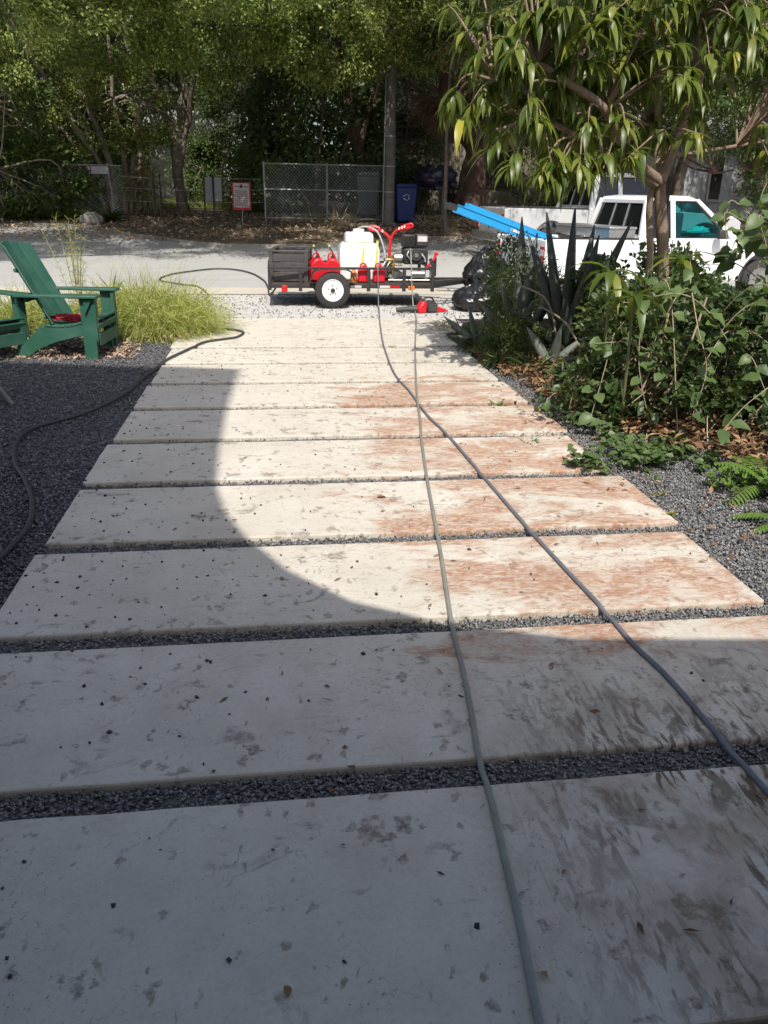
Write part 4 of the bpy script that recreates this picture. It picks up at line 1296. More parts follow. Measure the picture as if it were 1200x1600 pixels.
# ---------------------------------------------------------------- hoses
def hose(name, label, pts, r, mat, z=None, n=10):
    P = []
    for p in pts:
        P.append(Vector((p[0], p[1], p[2] if len(p) > 2 else (zt(p[1]) + (r if z is None else z)))))
    C = catmull(P, 8)
    for p in C:
        if p.y < 10.2 and XL < p.x < XR and p.z < .03:
            tt = (p.y - Y0) % PER
            if tt > SLAB:
                p.z -= .009 * math.sin(math.pi * (tt - SLAB) / (PER - SLAB))
        elif p.z < .03 and p.y < 11 and not (XL < p.x < XR):
            p.z -= .012
    o = MB().tube(C, r, n).build(name, mat, None, smooth=True, ang=80)
    tag(o, label, 'hose')
    return o
hose('pressure_hose', 'bluish grey hose crossing the driveway to the lower right',
     [(1.56, 12.66, .62), (1.55, 12.58, .56), (1.555, 12.56, .3), (1.56, 12.52, .06), (1.53, 12.2), (1.42, 11.25), (1.26, 9.7), (1.18, 8.68), (1.13, 7.69), (1.16, 6.96), (1.17, 6.16), (1.22, 5.57), (1.26, 4.58), (1.29, 3.84), (1.32, 3.33), (1.35, 2.92), (1.36, 2.62), (1.39, 2.39), (1.40, 2.08), (1.41, 1.74), (1.44, 1.2), (1.5, .4)], .0098, M['hose_grey'])
hose('water_hose', 'pale green hose running down the driveway to the camera',
     [(2.08, 12.85, .86), (2.06, 12.66, .80), (2.055, 12.56, .62), (2.07, 12.52, .3), (2.085, 12.45, .05), (2.07, 12.2), (1.93, 11.25), (1.66, 9.69), (1.46, 8.49), (1.31, 7.54), (1.19, 6.76), (1.09, 6.03), (1.0, 5.43), (.9, 4.67), (.83, 4.08), (.76, 3.49), (.68, 2.87), (.65, 2.53), (.62, 2.25), (.59, 2.02), (.58, 1.82), (.56, 1.6), (.54, 1.38), (.51, 1.14), (.48, .8), (.42, .2)], .0098, M['hose_clear'])
hose('garden_hose', 'black hose snaking over the shaded gravel onto the pale slabs',
     [(-1.42, 3.3), (-1.36, 3.55), (-1.335, 3.72), (-1.31, 4.04), (-1.34, 4.26), (-1.41, 4.52), (-1.54, 4.86), (-1.66, 5.12), (-1.75, 5.4), (-1.81, 5.7), (-1.79, 5.98), (-1.67, 6.17), (-1.53, 6.37), (-1.40, 6.69), (-1.29, 7.14), (-1.25, 7.66), (-1.20, 8.0), (-1.12, 8.51), (-.98, 9.01), (-.82, 9.53), (-.61, 9.74), (-.47, 9.87), (-.40, 10.2), (-.50, 10.4), (-.73, 10.5), (-.97, 10.51), (-1.3, 10.45), (-1.6, 10.6), (-1.7, 11.2), (-1.62, 12.0), (-1.5, 12.6), (-1.45, 12.85), (-1.26, 12.85), (-1.09, 12.93), (-1.02, 13.24), (-1.13, 13.6), (-1.10, 13.95), (-1.18, 14.44), (-1.35, 15.0), (-1.7, 15.3), (-2.1, 15.8), (-2.0, 16.5), (-1.63, 17.05), (-1.16, 17.45), (-.76, 17.3), (-.43, 16.74), (-.2, 15.8), (-.12, 14.9), (-.1, 14.2), (-.02, 13.75, .12), (.1, 13.55, .33)], .0145, M['hose_black'])

# ---------------------------------------------------------------- utility trailer
tr = empty('utility_trailer', (-.10, 12.72, 0))
tag(tr, 'black open utility trailer with a white spoked rim parked on the gravel', 'trailer')
bk = M['black_metal']
TL, TW, ZD, ZR = 2.55, 1.28, .33, .585
b = MB()
for y in (.025, TW - .025):
    b.box(0, TL, y - .025, y + .025, ZD - .055, ZD + .0)
for x in (.026, .9, 1.7, TL - .026):
    b.box(x - .025, x + .025, .051, TW - .051, ZD - .052, ZD - .003)
b.build('frame', bk, tr, bevel=.003)
MB().box(.002, TL - .002, .004, TW - .004, ZD + .001, ZD + .018).build('deck', M['timber_dark'], tr)
for y in (.012, TW - .012):
    MB().box(0, TL, y - .012, y + .022, ZR - .035, ZR).build('top_rail', bk, tr, bevel=.003)
    for x in (.0, .46, 1.50, 2.05, TL - .055):
        MB().box(x + .001, x + .054, y - .02, y + .018, ZD - .10 if x not in (0.0,) else ZD - .085, ZR - .036).build('post', bk, tr, bevel=.003)
for x in (.02, TL - .02):
    MB().box(x - .018, x + .018, .036, TW - .036, ZR - .034, ZR - .002).build('end_rail', bk, tr, bevel=.003)
MB().bar((TL + .0, .05, ZR - .02), (TL - .07, .05, ZR + .13), .035, .05).build('corner_brace', bk, tr)
MB().bar((TL - .05, TW / 2 - .1, ZD - .03), (TL + 1.05, TW / 2, ZD + .04), .09, .08).build('tongue', bk, tr, bevel=.005)
b = MB()
b.bar((TL - .05, .1, ZD - .03), (TL + .75, TW / 2 - .06, ZD + .02), .06, .06)
b.bar((TL - .05, TW - .1, ZD - .03), (TL + .75, TW / 2 + .06, ZD + .02), .06, .06)
b.build('drawbar', bk, tr)
b = MB()
b.tube([(TL + 1.0, TW / 2, ZD + .05), (TL + 1.12, TW / 2, ZD + .075), (TL + 1.22, TW / 2, ZD + .06)], .045, 10)
b.build('coupler', bk, tr, smooth=True)
AX, AR = .965, .265
MB().cyl((AX, -.12, AR), (AX, TW + .12, AR), .03, n=10).build('axle', bk, tr)
def wheel(parent, c, r, w, rim_r, side, rimmat, holes=8, name='wheel'):
    m = Matrix.Translation(c) @ Matrix.Rotation(R(90) * side, 4, 'X')      # local +z points outward
    t = MB().lathe([(rim_r, -w / 2), (r * .93, -w / 2), (r * .985, -w * .4), (r, -w * .2), (r, w * .2), (r * .985, w * .4), (r * .93, w / 2), (rim_r, w / 2), (rim_r * .98, 0)], m, 40).build(name, M['black_rubber'], parent, smooth=True, ang=50)
    rm = MB()
    rm.lathe([(rim_r * 1.03, w * .46), (rim_r * 1.03, w * .54), (rim_r * .97, w * .54), (rim_r * .90, w * .22), (rim_r * .74, w * .18), (rim_r * .60, w * .30), (rim_r * .36, w * .34), (rim_r * .34, w * .30)], m, 40)
    ro = rm.build('rim', rimmat, t, smooth=True, ang=40)
    hb = MB()
    for i in range(holes):
        a = 2 * math.pi * i / holes
        mm = m @ Matrix.Translation((math.cos(a) * rim_r * .68, math.sin(a) * rim_r * .68, w * .262))
        hb.lathe([(rim_r * .075, -.004), (rim_r * .075, .006)], mm, 10)
    hb.build('rim_hole', M['black_rubber'], t)['kind'] = 'stuff'
    hc = MB()
    hc.lathe([(rim_r * .22, w * .30), (rim_r * .20, w * .62), (rim_r * .10, w * .66)], m, 16)
    for i in range(5):
        a = 2 * math.pi * (i + .3) / 5
        mm = m @ Matrix.Translation((math.cos(a) * rim_r * .42, math.sin(a) * rim_r * .42, w * .33))
        hc.lathe([(.011, 0), (.011, .022)], mm, 6)
    hc.build('hub', M['black_metal'], t, smooth=True)
    return t
wheel(tr, (AX, -.125, AR), AR, .14, .158, 1, M['white_rim'])
wheel(tr, (AX, TW + .125, AR), AR, .14, .158, -1, M['white_rim'])
for y0_, y1_ in ((-.215, -.022), (TW + .022, TW + .215)):
    pl = [(-.345, .14), (-.285, .275), (-.20, .305), (.20, .305), (.285, .275), (.345, .14)]
    inn = [(u * .965, v - .012) for u, v in pl]
    MB().prism(pl + inn[::-1], lambda u, v: (AX + u, y0_, AR + v), lambda u, v: (AX + u, y1_, AR + v)).build('fender', bk, tr)
MB().box(.20, .29, -.035, -.003, ZD - .11, ZD - .01).build('tail_light', M['red_lens'], tr, bevel=.008)
MB().box(2.14, 2.24, -.035, -.003, ZD - .075, ZD - .015).build('side_marker', M['amber'], tr, bevel=.008)
for i, (x0, x1, mt) in enumerate(((1.25, 1.42, 'clear_lens'), (1.70, 1.86, 'clear_lens'), (1.86, 2.01, 'red_lens'))):
    MB().box(x0, x1 - .003, -.003, -.0005, ZD - .045, ZD - .012).build('reflector_strip', M[mt], tr)
TX, TY = -.10, 12.72
dk = ZD + .019

t = empty('slatted_crate', (TX + .37, TY + .64, dk), R(-6))
tag(t, 'dark brown board sided open crate at the rear of the trailer', 'crate')
cw, cd, chh = .265, .50, .44
for sx in (-1, 1):
    for sy in (-1, 1):
        MB().box(sx * cw - .03, sx * cw + .03, sy * cd - .03, sy * cd + .03, 0, chh).build('corner_post', M['box_wood'], t, bevel=.004)
for k in range(3):
    z0 = .015 + k * .142
    for s in (-1, 1):
        MB().box(-cw + .031, cw - .031, s * cd - .012, s * cd + .012, z0, z0 + .128).build('board', M['box_wood'], t, bevel=.004)
        MB().box(s * cw - .012, s * cw + .012, -cd + .031, cd - .031, z0, z0 + .128).build('board', M['box_wood'], t, bevel=.004)
for s in (-1, 1):
    MB().box(-cw - .035, cw + .035, s * cd - .035, s * cd + .035, chh + .001, chh + .025).build('rim_board', M['box_wood'], t, bevel=.004)
    MB().box(s * cw - .035, s * cw + .035, -cd + .036, cd - .036, chh + .001, chh + .025).build('rim_board', M['box_wood'], t, bevel=.004)
MB().box(-cw + .014, cw - .014, -cd + .014, cd - .014, 0, .014).build('floor_board', M['box_wood'], t)

def gas_can(label, loc, sx, sy, sz, rz=0.0, spout='black_plastic', tall=True):
    t = empty('fuel_can', loc, rz)
    tag(t, label, 'fuel can', 'red fuel cans on the trailer')
    prof = [(-.5, 0), (.5, 0), (.5, .58), (.44, .70), (.26, .80), (.12, .86), (-.12, .86), (-.26, .80), (-.44, .70), (-.5, .58)]
    MB().prism([(u * sx, v * sz) for u, v in prof], lambda u, v: (u, -sy / 2, v), lambda u, v: (u, sy / 2, v)).build('body', M['red_plastic'], t, bevel=.028, seg=3)
    MB().tube([(-.30 * sx, 0, .74 * sz), (-.22 * sx, 0, 1.0 * sz), (.05 * sx, 0, 1.02 * sz), (.22 * sx, 0, .80 * sz)], .013, 8, smooth=5).build('handle', M['red_plastic'], t, smooth=True)
    MB().lathe([(.030, .845 * sz), (.030, .93 * sz), (.022, .94 * sz)], n=14).build('cap', M['red_plastic' if not tall else 'black_plastic'], t, smooth=True)
    if tall:
        sp = MB().tube([(0, 0, .93 * sz), (.0, 0, 1.08 * sz), (-.05, 0, 1.27 * sz)], (.014, .009), 8).build('spout', M[spout], t, smooth=True)
        if spout == 'black_plastic':
            MB().lathe([(.013, 0), (.016, .004), (.016, .03), (.010, .034)], Matrix.Translation((-.05, 0, 1.262 * sz)), 10).build('spout_tip', M['strap'], sp)
    return t
gas_can('larger red fuel can next to the dark crate, yellow tip on its spout', (TX + .76, TY + .33, dk), .24, .26, .40, R(8))
gas_can('larger red fuel can next to the white tank, black spout', (TX + 1.00, TY + .33, dk), .24, .26, .40, R(-5))
gas_can('small red fuel can just right of the trailer wheel under the yellow strap', (TX + 1.47, TY + .15, dk), .20, .15, .27, 0, tall=False)
gas_can('small red fuel can below the right end of the white tank by the pump', (TX + 1.70, TY + .15, dk), .19, .16, .27, 0, tall=False)
b = MB().lathe([(.045, 0), (.05, .01), (.05, .13), (.04, .16), (.02, .18), (.02, .21)], n=16)
o = b.build('oil_bottle', M['orange'], None, smooth=True)
o.location = (TX + 1.31, TY + .14, dk)
tag(o, 'amber oil bottle between the wheel fender and a small fuel can', 'bottle')

t = empty('water_tank', (TX + 1.43, TY + .62, dk))
tag(t, 'white translucent plastic water tank strapped to the trailer', 'tank')
MB().prism([(-.31, 0), (.31, 0), (.315, .04), (.315, .46), (.28, .545), (.235, .565), (-.235, .565), (-.28, .545), (-.315, .46), (-.315, .04)], lambda u, v: (u, -.24, v), lambda u, v: (u, .24, v)).build('body', M['tank'], t, bevel=.04, seg=3)
MB().prism([(-.225, .566), (.225, .566), (.215, .69), (.18, .715), (-.18, .715), (-.215, .69)], lambda u, v: (u, -.17, v), lambda u, v: (u, .19, v)).build('shoulder', M['tank'], t, bevel=.03, seg=3)
MB().lathe([(.09, .716), (.09, .755), (.08, .765)], n=20).build('lid', M['white_rim'], t, smooth=True)
for x in (.06, .275):
    b = MB()
    b.bar((x - .04, -.246, 0), (x - .005, -.246, .47), .03, .004, up=(0, 1, 0))
    b.bar((x - .005, -.246, .47), (x, -.20, .60), .03, .004, up=(0, 1, .4))
    b.build('strap', M['strap'], t)
hose_o = MB().tube([(TX + 1.30, TY + .62, dk + .70), (TX + 1.50, TY + .58, dk + .80), (TX + 1.70, TY + .50, dk + .74), (TX + 1.80, TY + .42, dk + .52), (TX + 1.84, TY + .36, dk + .30), (TX + 1.90, TY + .40, dk + .15)], .016, 8, smooth=8).build('feed_hose', M['galv'], None, smooth=True)
tag(hose_o, 'grey feed hose looping from the top of the white tank to the pump', 'hose')

# pressure washer on the trailer
t = empty('pressure_washer', (TX + 2.28, TY + .45, dk))
tag(t, 'black petrol pressure washer with chrome pump and red crank at the trailer front', 'pressure washer')
b = MB()
for y in (-.22, .22):
    b.tube([(-.42, y, .03), (.24, y, .03), (.24, y, .24)], .016, 8)
for x in (-.36, .18):
    b.bar((x, -.22, .05), (x, .22, .05), .05, .02)
b.build('base_frame', M['steel'], t)
MB().box(-.17, .21, -.16, .16, .26, .50).build('engine_block', M['black_metal'], t, bevel=.02)
MB().box(-.19, .00, -.17, .10, .51, .70).build('air_filter', M['black_plastic'], t, bevel=.02)
b = MB()
for i in range(7):
    b.box(-.180 + i * .025, -.168 + i * .025, -.182, -.171, .53, .69)
for i in range(5):
    b.box(-.188, -.002, -.190, -.183, .545 + i * .03, .553 + i * .03)
g_ = b.build('guard_grille', M['black_metal'], t)
g_['kind'] = 'stuff'
MB().box(.015, .21, -.14, .12, .52, .71).build('fuel_tank', M['black_plastic'], t, bevel=.03, seg=3)
MB().box(.04, .19, -.146, -.141, .60, .68).build('tank_plate', M['clear_lens'], t)
MB().cyl((.02, -.161, .40), (.02, -.19, .40), .10, .085, 20).build('recoil_cover', M['black_plastic'], t, smooth=True)
MB().cyl((.02, -.191, .40), (.02, -.205, .40), .035, n=14).build('recoil_hub', M['steel'], t, smooth=True)
b = MB()
b.tube([(.10, -.17, .42), (.15, -.19, .36), (.16, -.2, .30)], .018, 8)
b.tube([(-.10, -.17, .46), (-.13, -.19, .40), (-.08, -.2, .34)], .012, 8)
b.build('linkage', M['steel'], t, smooth=True)
MB().cyl((-.18, .02, .34), (-.30, .02, .34), .085, .075, 16).build('pump_flange', M['steel'], t, smooth=True)
MB().box(-.46, -.30, -.10, .10, .20, .34).build('pump_head', M['brass'], t, bevel=.012)
for i in range(3):
    MB().cyl((-.44 + i * .05, -.06, .341), (-.44 + i * .05, -.06, .39), .018, n=8).build('pump_valve', M['brass'], t)
for i in range(4):
    b = MB()
    b.tube([(-.50 + i * .03, -.11, .06), (-.50 + i * .03, -.14, .2), (-.46 + i * .04, -.12, .30)], .010, 6, smooth=4)
    b.build('pump_hose', M['black_rubber' if i % 2 else 'steel'], t, smooth=True)
MB().cyl((-.05, -.20, .12), (.15, -.20, .12), .055, n=14).build('muffler', M['steel'], t, smooth=True)
MB().tube([(-.35, -.19, .10), (-.35, -.19, .25), (-.2, -.19, .25)], .012, 6).build('fitting', M['brass'], t)
# hitch jack with its red crank
b = MB()
b.cyl((.33, -.10, .08), (.33, -.10, .36), .03, n=12)
b.build('jack_tube', M['black_metal'], t, smooth=True)
MB().tube([(.20, -.12, .20), (.27, -.13, .30), (.33, -.13, .36), (.335, -.13, .43), (.38, -.14, .42)], .021, 8, smooth=3).build('crank', M['red_paint'], t, smooth=True)

# red Y handled surface cleaner standing behind
t = empty('surface_cleaner', (TX + 1.93, TY + .66, dk))
tag(t, 'surface cleaner with bright red Y shaped handlebars standing in the trailer', 'surface cleaner')
MB().lathe([(.20, .03), (.22, .04), (.22, .10), (.16, .14), (.05, .16)], n=28).build('housing', M['steel'], t, smooth=True)
MB().tube([(0, 0, .15), (.0, 0, .40), (.01, 0, .56), (.02, 0, .62)], .024, 10).build('stem', M['red_paint'], t, smooth=True)
def bowed(pts, name):
    MB().tube(pts, .023, 10, smooth=4).build(name, M['red_paint'], t, smooth=True)
bowed([(.02, 0, .61), (.06, -.02, .70), (.14, -.05, .765), (.30, -.10, .81)], 'handlebar')
bowed([(.02, 0, .61), (-.06, .02, .69), (-.16, .05, .75)], 'handlebar')
lp = [(-.16, .05, .775), (-.24, .07, .80), (-.31, .09, .80), (-.325, .095, .765), (-.27, .085, .735), (-.17, .06, .735)]
MB().tube([Vector(p) for p in lp + [lp[0]]], .018, 8, smooth=4).build('grip_guard', M['red_paint'], t, smooth=True)
lp = [(.16, -.06, .79), (.24, -.09, .83), (.32, -.11, .85), (.345, -.115, .82), (.28, -.10, .785), (.18, -.07, .755)]
MB().tube([Vector(p) for p in lp + [lp[0]]], .018, 8, smooth=4).build('grip_guard', M['red_paint'], t, smooth=True)
for (x, y, z) in ((.13, -.075, .78), (.17, -.09, .795), (.21, -.1, .81), (-.12, .02, .735)):
    MB().cyl((x, y - .025, z - .02), (x + .006, y - .025, z + .02), .012, n=8).build('clamp', M['white_rim'], t)

# leaf blower lying before the trailer
t = empty('leaf_blower', (2.27, 12.15, -.01), R(20))
tag(t, 'red and black leaf blower lying on the gravel before the trailer', 'leaf blower')
m = Matrix.Translation((0.02, 0, .085)) @ Matrix.Rotation(R(90), 4, 'X')
MB().lathe([(.06, -.10), (.085, -.09), (.09, .06), (.08, .085), (.05, .09)], m, 20).build('fan_housing', M['black_plastic'], t, smooth=True)
for k in range(5):
    MB().box(-.065 + .02, .065 + .02, -.096, -.091, .035 + k * .022, .044 + k * .022).build('grille_bar', M['bin_grey'], t)
MB().prism([(-.19, .0), (-.06, 0), (-.06, .17), (-.12, .175), (-.20, .08)], lambda u, v: (u, -.06, v), lambda u, v: (u, .07, v)).build('body', M['red_plastic'], t, bevel=.02)
MB().prism([(.10, 0), (.33, 0), (.30, .03), (.12, .10)], lambda u, v: (u, -.05, v), lambda u, v: (u, .05, v)).build('body', M['red_plastic'], t, bevel=.015)
MB().tube([(-.15, .03, .05), (-.32, .08, .055), (-.48, .12, .045)], (.05, .035), 14).build('blower_tube', M['black_plastic'], t, smooth=True)
MB().tube([(-.12, 0, .17), (-.06, 0, .22), (.04, 0, .215), (.08, 0, .17)], .014, 8, smooth=4).build('handle', M['black_plastic'], t, smooth=True)

# ---------------------------------------------------------------- pickups
def pickup(name, label, loc, rz, paint, glass, ladder=False, toolbox=True, scale=1.0):
    t = empty(name, loc, rz)
    t.scale = (scale,) * 3
    tag(t, label, 'pickup truck')
    HW = .86
    def arch(cx, r, z0, n=10):
        return [(cx - r * math.cos(math.pi * i / n), z0 + r * math.sin(math.pi * i / n)) for i in range(n + 1)]
    ax_r, ax_f, wz, wr = 1.12, 4.22, .34, .42
    # bed sides
    side = [(0.06, .46), (ax_r - wr - .02, .40)] + arch(ax_r, wr, .36) + [(ax_r + wr + .02, .36), (1.985, .36), (1.985, 1.0), (.03, 1.02), (.03, .60)]
    for s in (-1, 1):
        y0_, y1_ = s * HW, s * (HW - .09)
        MB().prism(side, lambda u, v: (u, y0_, v), lambda u, v: (u, y1_, v)).build('bed_side', paint, t, bevel=.018)
        MB().box(.05, 1.98, min(y0_, y1_) + .005, max(y0_, y1_) - .005, 1.012, 1.035).build('rail_cap', M['black_plastic'], t)
    b = MB()
    b.box(.06, 1.98, -HW + .095, HW - .095, .50, .54)
    b.box(1.93, 1.985, -HW + .095, HW - .095, .545, .98)
    b.build('bed_floor', M['black_metal'], t)
    MB().box(0.0, .055, -.70, .70, .50, 1.015).build('tailgate', paint, t, bevel=.015)
    MB().box(-.012, -.001, -.11, .01, .80, .87).build('tailgate_handle', M['black_plastic'], t, bevel=.004)
    for s in (-1, 1):
        MB().box(-.012, .10, s * .785 - .085, s * .785 + .085, .62, 1.00).build('rear_post', paint, t, bevel=.012)
        l = MB().box(-.022, -.013, s * .785 - .07, s * .785 + .07, .625, .905).build('tail_light', M['red_lens'], t, bevel=.004)
        MB().box(-.028, -.0225, s * .785 - .05, s * .785 + .05, .765, .86).build('reverse_lens', M['clear_lens'], l)
    MB().box(-.12, -.03, -HW + .02, HW - .02, .40, .56).build('rear_bumper', M['steel'], t, bevel=.02)
    # cab and bonnet lower body
    low = [(2.0, .36), (ax_f - wr - .02, .34)] + arch(ax_f, wr, .36) + [(ax_f + wr + .02, .36), (5.0, .36), (5.04, .62), (4.98, .84), (4.80, .93), (3.72, 1.0), (3.60, 1.03), (2.0, 1.03)]
    MB().prism(low, lambda u, v: (u, -HW, v), lambda u, v: (u, HW, v)).build('body', paint, t, bevel=.03, seg=3)
    # door seam, handle, moulding
    for s in (-1, 1):
        y = s * (HW + .004)
        b = MB()
        b.box(2.62, 2.632, y - .003, y + .003, .45, 1.02)
        b.box(3.62, 3.632, y - .003, y + .003, .45, .99)
        b.build('door_seam', M['black_rubber'], t)
        MB().box(2.70, 2.84, y - .012, y + .012, .86, .90).build('door_handle', M['black_plastic'], t, bevel=.005)
        MB().box(2.05, 3.68, y - .012, y + .012, .62, .665).build('side_moulding', paint, t, bevel=.006)
        mm = MB()
        mm.prism([(3.38, 1.03), (3.56, 1.03), (3.54, 1.17), (3.40, 1.18)], lambda u, v: (u, s * (HW + .10), v), lambda u, v: (u, s * (HW + .19), v))
        mo = mm.build('wing_mirror', M['black_plastic'], t, bevel=.02)
        # arch lip
        b = MB()
        b.tube([(ax_f - (wr + .012) * math.cos(math.pi * i / 14), s * (HW + .002), .36 + (wr + .012) * math.sin(math.pi * i / 14)) for i in range(15)], .014, 6)
        b.tube([(ax_r - (wr + .012) * math.cos(math.pi * i / 14), s * (HW + .002), .36 + (wr + .012) * math.sin(math.pi * i / 14)) for i in range(15)], .014, 6)
        b.build('arch_lip', M['black_plastic'], t)
    # greenhouse: roof on pillars with real panes
    zt0, zr = 1.03, 1.60
    HB, HT = .80, .66
    def P3(x, s, z):
        k = (z - zt0) / (zr - zt0)
        return Vector((x, s * (HB + (HT - HB) * k), z))
    roof = [(2.16, 1.60), (2.22, 1.655), (2.5, 1.685), (2.95, 1.68), (3.12, 1.635), (3.16, 1.60)]
    MB().prism(roof, lambda u, v: (u, -HT - .03, v), lambda u, v: (u, HT + .03, v)).build('roof', paint, t, bevel=.035, seg=3)
    for s in (-1, 1):
        for nm, xa, xb, w_ in (('rear_pillar', 2.06, 2.20, .12), ('centre_pillar', 2.66, 2.66, .09), ('front_pillar', 3.72, 3.14, .06)):
            MB().bar(P3(xa, s, 1.0), P3(xb, s, 1.62), .06, w_, up=(1, 0, 0)).build(nm, paint, t, bevel=.01)
        sg = [('quarter_window', [(2.12, 1.035), (2.62, 1.035), (2.62, 1.59), (2.24, 1.59)], M['glass_dark']), ('door_window', [(2.70, 1.035), (3.64, 1.035), (3.12, 1.59), (2.70, 1.59)], glass)]
        for nm, pl, gm in sg:
            wo_ = MB().prism(pl, lambda u, v: P3(u, s, v), lambda u, v: P3(u, s, v) * 1.0 - Vector((0, s * .006, 0))).build(nm, gm, t)
            lp_ = [P3(u, s, v) for u, v in pl]
            MB().tube(lp_ + [lp_[0]], .016, 6).build('window_seal', M['black_rubber'], wo_)
    b = MB()
    b.hexa([P3(2.06, -.93, 1.035), P3(2.066, -.93, 1.035), P3(2.066, .93, 1.035), P3(2.06, .93, 1.035), P3(2.195, -.93, 1.595), P3(2.201, -.93, 1.595), P3(2.201, .93, 1.595), P3(2.195, .93, 1.595)])
    rw = b.build('rear_window', M['glass_dark'], t)
    for y in (-.22, .22):
        MB().bar((2.05, y, 1.04), (2.185, y * .9, 1.59), .03, .02).build('divider', M['galv'], rw)
    b = MB()
    b.bar((2.05, -.74, 1.055), (2.05, .74, 1.055), .03, .05)
    b.bar((2.185, -.64, 1.585), (2.185, .64, 1.585), .03, .05)
    b.build('window_surround', paint, t)
    b = MB()
    b.hexa([P3(3.70, -.93, 1.02), P3(3.706, -.93, 1.02), P3(3.706, .93, 1.02), P3(3.70, .93, 1.02), P3(3.13, -.93, 1.61), P3(3.136, -.93, 1.61), P3(3.136, .93, 1.61), P3(3.13, .93, 1.61)])
    b.build('windscreen', glass, t)
    b = MB()
    for y in (-.36, .36):
        b.box(2.75, 3.0, y - .22, y + .22, 1.032, 1.42)
    b.build('seat', M['interior'], t, bevel=.03)
    MB().box(3.3, 3.66, -.72, .72, 1.032, 1.10).build('dashboard', M['interior'], t, bevel=.02)
    m = Matrix.Translation((3.12, .36, 1.2)) @ Matrix.Rotation(R(65), 4, 'Y')
    b = MB()
    b.tube([m @ Vector((.18 * math.cos(2 * math.pi * i / 20), .18 * math.sin(2 * math.pi * i / 20), 0)) for i in range(21)], .015, 6)
    b.build('steering_wheel', M['interior'], t)
    for x in (ax_r, ax_f):
        for s in (-1, 1):
            wheel(t, (x, s * (HW - .11), wz), wz, .20, .21, 1 if s < 0 else -1, M['steel'], 6)
    b = MB()
    b.box(4.985, 5.06, -.62, .62, .66, .82)
    b.build('grille', M['black_plastic'], t)
    for s in (-1, 1):
        MB().box(4.93, 5.03, s * .74 - .09, s * .74 + .09, .66, .82).build('headlight', M['clear_lens'], t, bevel=.02)
    MB().box(4.98, 5.12, -HW + .03, HW - .03, .40, .58).build('front_bumper', M['galv'], t, bevel=.03)
    # short bed, longer bonnet: the cab sits back over the chassis
    xs_, xd_ = [-1, 0, 2.0, 3.55, 3.80, 6], [-1, 0, 1.70, 3.25, 3.80, 6]
    for ch_ in t.children_recursive:
        w_ = ch_ if ch_.name.startswith('wheel') else ch_.parent
        vs = ch_.data.vertices
        if w_.name.startswith('wheel'):
            front = vs[0].co.x > 2.5
            for v in vs:
                v.co.x += 0 if front else float(np.interp(ax_r, xs_, xd_)) - ax_r
        else:
            for v in vs:
                v.co.x = float(np.interp(v.co.x, xs_, xd_))
    return t
PK = (4.04, 13.62, 0.0)
pk = pickup('pickup_truck', 'white compact pickup with blue ladder and toolbox behind the agaves', PK, R(11), M['white_paint'], M['glass_teal'])
pmx = Matrix.Translation(PK) @ Matrix.Rotation(R(11), 4, 'Z')
# crossbed toolbox
tb = empty('toolbox', pmx @ Vector((1.36, 0, 0)), R(11))
tag(tb, 'bright tread plate toolbox across the bed behind the cab window', 'toolbox')
MB().box(-.24, .24, -.85, .85, 1.037, 1.17).build('body', M['tread_plate'], tb, bevel=.008)
MB().box(-.255, .255, -.865, .865, 1.172, 1.205).build('lid', M['tread_plate'], tb, bevel=.008)
b = MB()
for i in range(36):
    for j in range(5):
        x, z = -.865 + 0, 1.055 + j * .024
        y = -.83 + i * .047 + (.023 if j % 2 else 0)
        b.box(-.2435, -.2405, y, y + .028, z, z + .007)
        xx = -.22 + i * .0125
        b.box(-.225 + i * .0128, -.225 + i * .0128 + .009, -.8535, -.8505, z, z + .008)
b.build('tread_bumps', M['steel'], tb)['kind'] = 'stuff'
# turquoise cloth on the dash
o = MB().blob((0, 0, 0), (.17, .10, .06), 4, .5, 2.5, 18, 10, flat=-.03, fold=.6).build('turquoise_cloth', M['turquoise'], None, smooth=True, ang=70)
o.location = pmx @ Vector((3.02, -.60, 1.14))
tag(o, 'turquoise cloth bundled on the dashboard of the white pickup', 'cloth')
# ladder resting over the tailgate
ld = empty('extension_ladder', (0, 0, 0))
tag(ld, 'bright blue fibreglass ladder sticking out over the tailgate', 'ladder')
la, lb_ = pmx @ Vector((-1.02, .40, 1.43)), pmx @ Vector((.98, -.10, .73))
ldir = (lb_ - la).normalized()
lside = Vector((0, 0, 1)).cross(ldir).normalized()
for k, s in ((0, -1), (1, 1)):
    o_ = lside * s * .185
    b = MB()
    b.bar(la + o_, lb_ + o_, .03, .125)
    b.bar(la + o_ + Vector((0, 0, .058)), lb_ + o_ + Vector((0, 0, .058)), .055, .012)
    b.bar(la + o_ - Vector((0, 0, .058)), lb_ + o_ - Vector((0, 0, .058)), .055, .012)
    b.build('rail', M['ladder_blue'], ld)
    MB().bar(la + o_ - ldir * .16, la + o_ - ldir * .003, .045, .095).build('foot', M['black_rubber'], ld)
    o2 = lside * s * .14 + Vector((0, 0, .085))
    MB().bar(la + o2 + ldir * .18, lb_ + o2, .03, .12).build('fly_rail', M['ladder_blue'], ld)
i = 0
while i * .30 + .1 < (lb_ - la).length:
    q = la + ldir * (.1 + i * .30)
    MB().cyl(q - lside * .17, q + lside * .17, .018, n=8).build('rung', M['steel'], ld, smooth=True)
    i += 1
q = la + ldir * .95 - lside * .203 + Vector((0, 0, .0))
MB().bar(q, q + ldir * .22, .004, .035).build('sticker', M['white_rim'], ld)

pk2 = pickup('pickup_truck', 'second dull white pickup parked across the street behind the first', (5.05, 19.6, zt(19.6) - .02), R(4), M['white_paint_dull'], M['glass_dark'], scale=1.17)

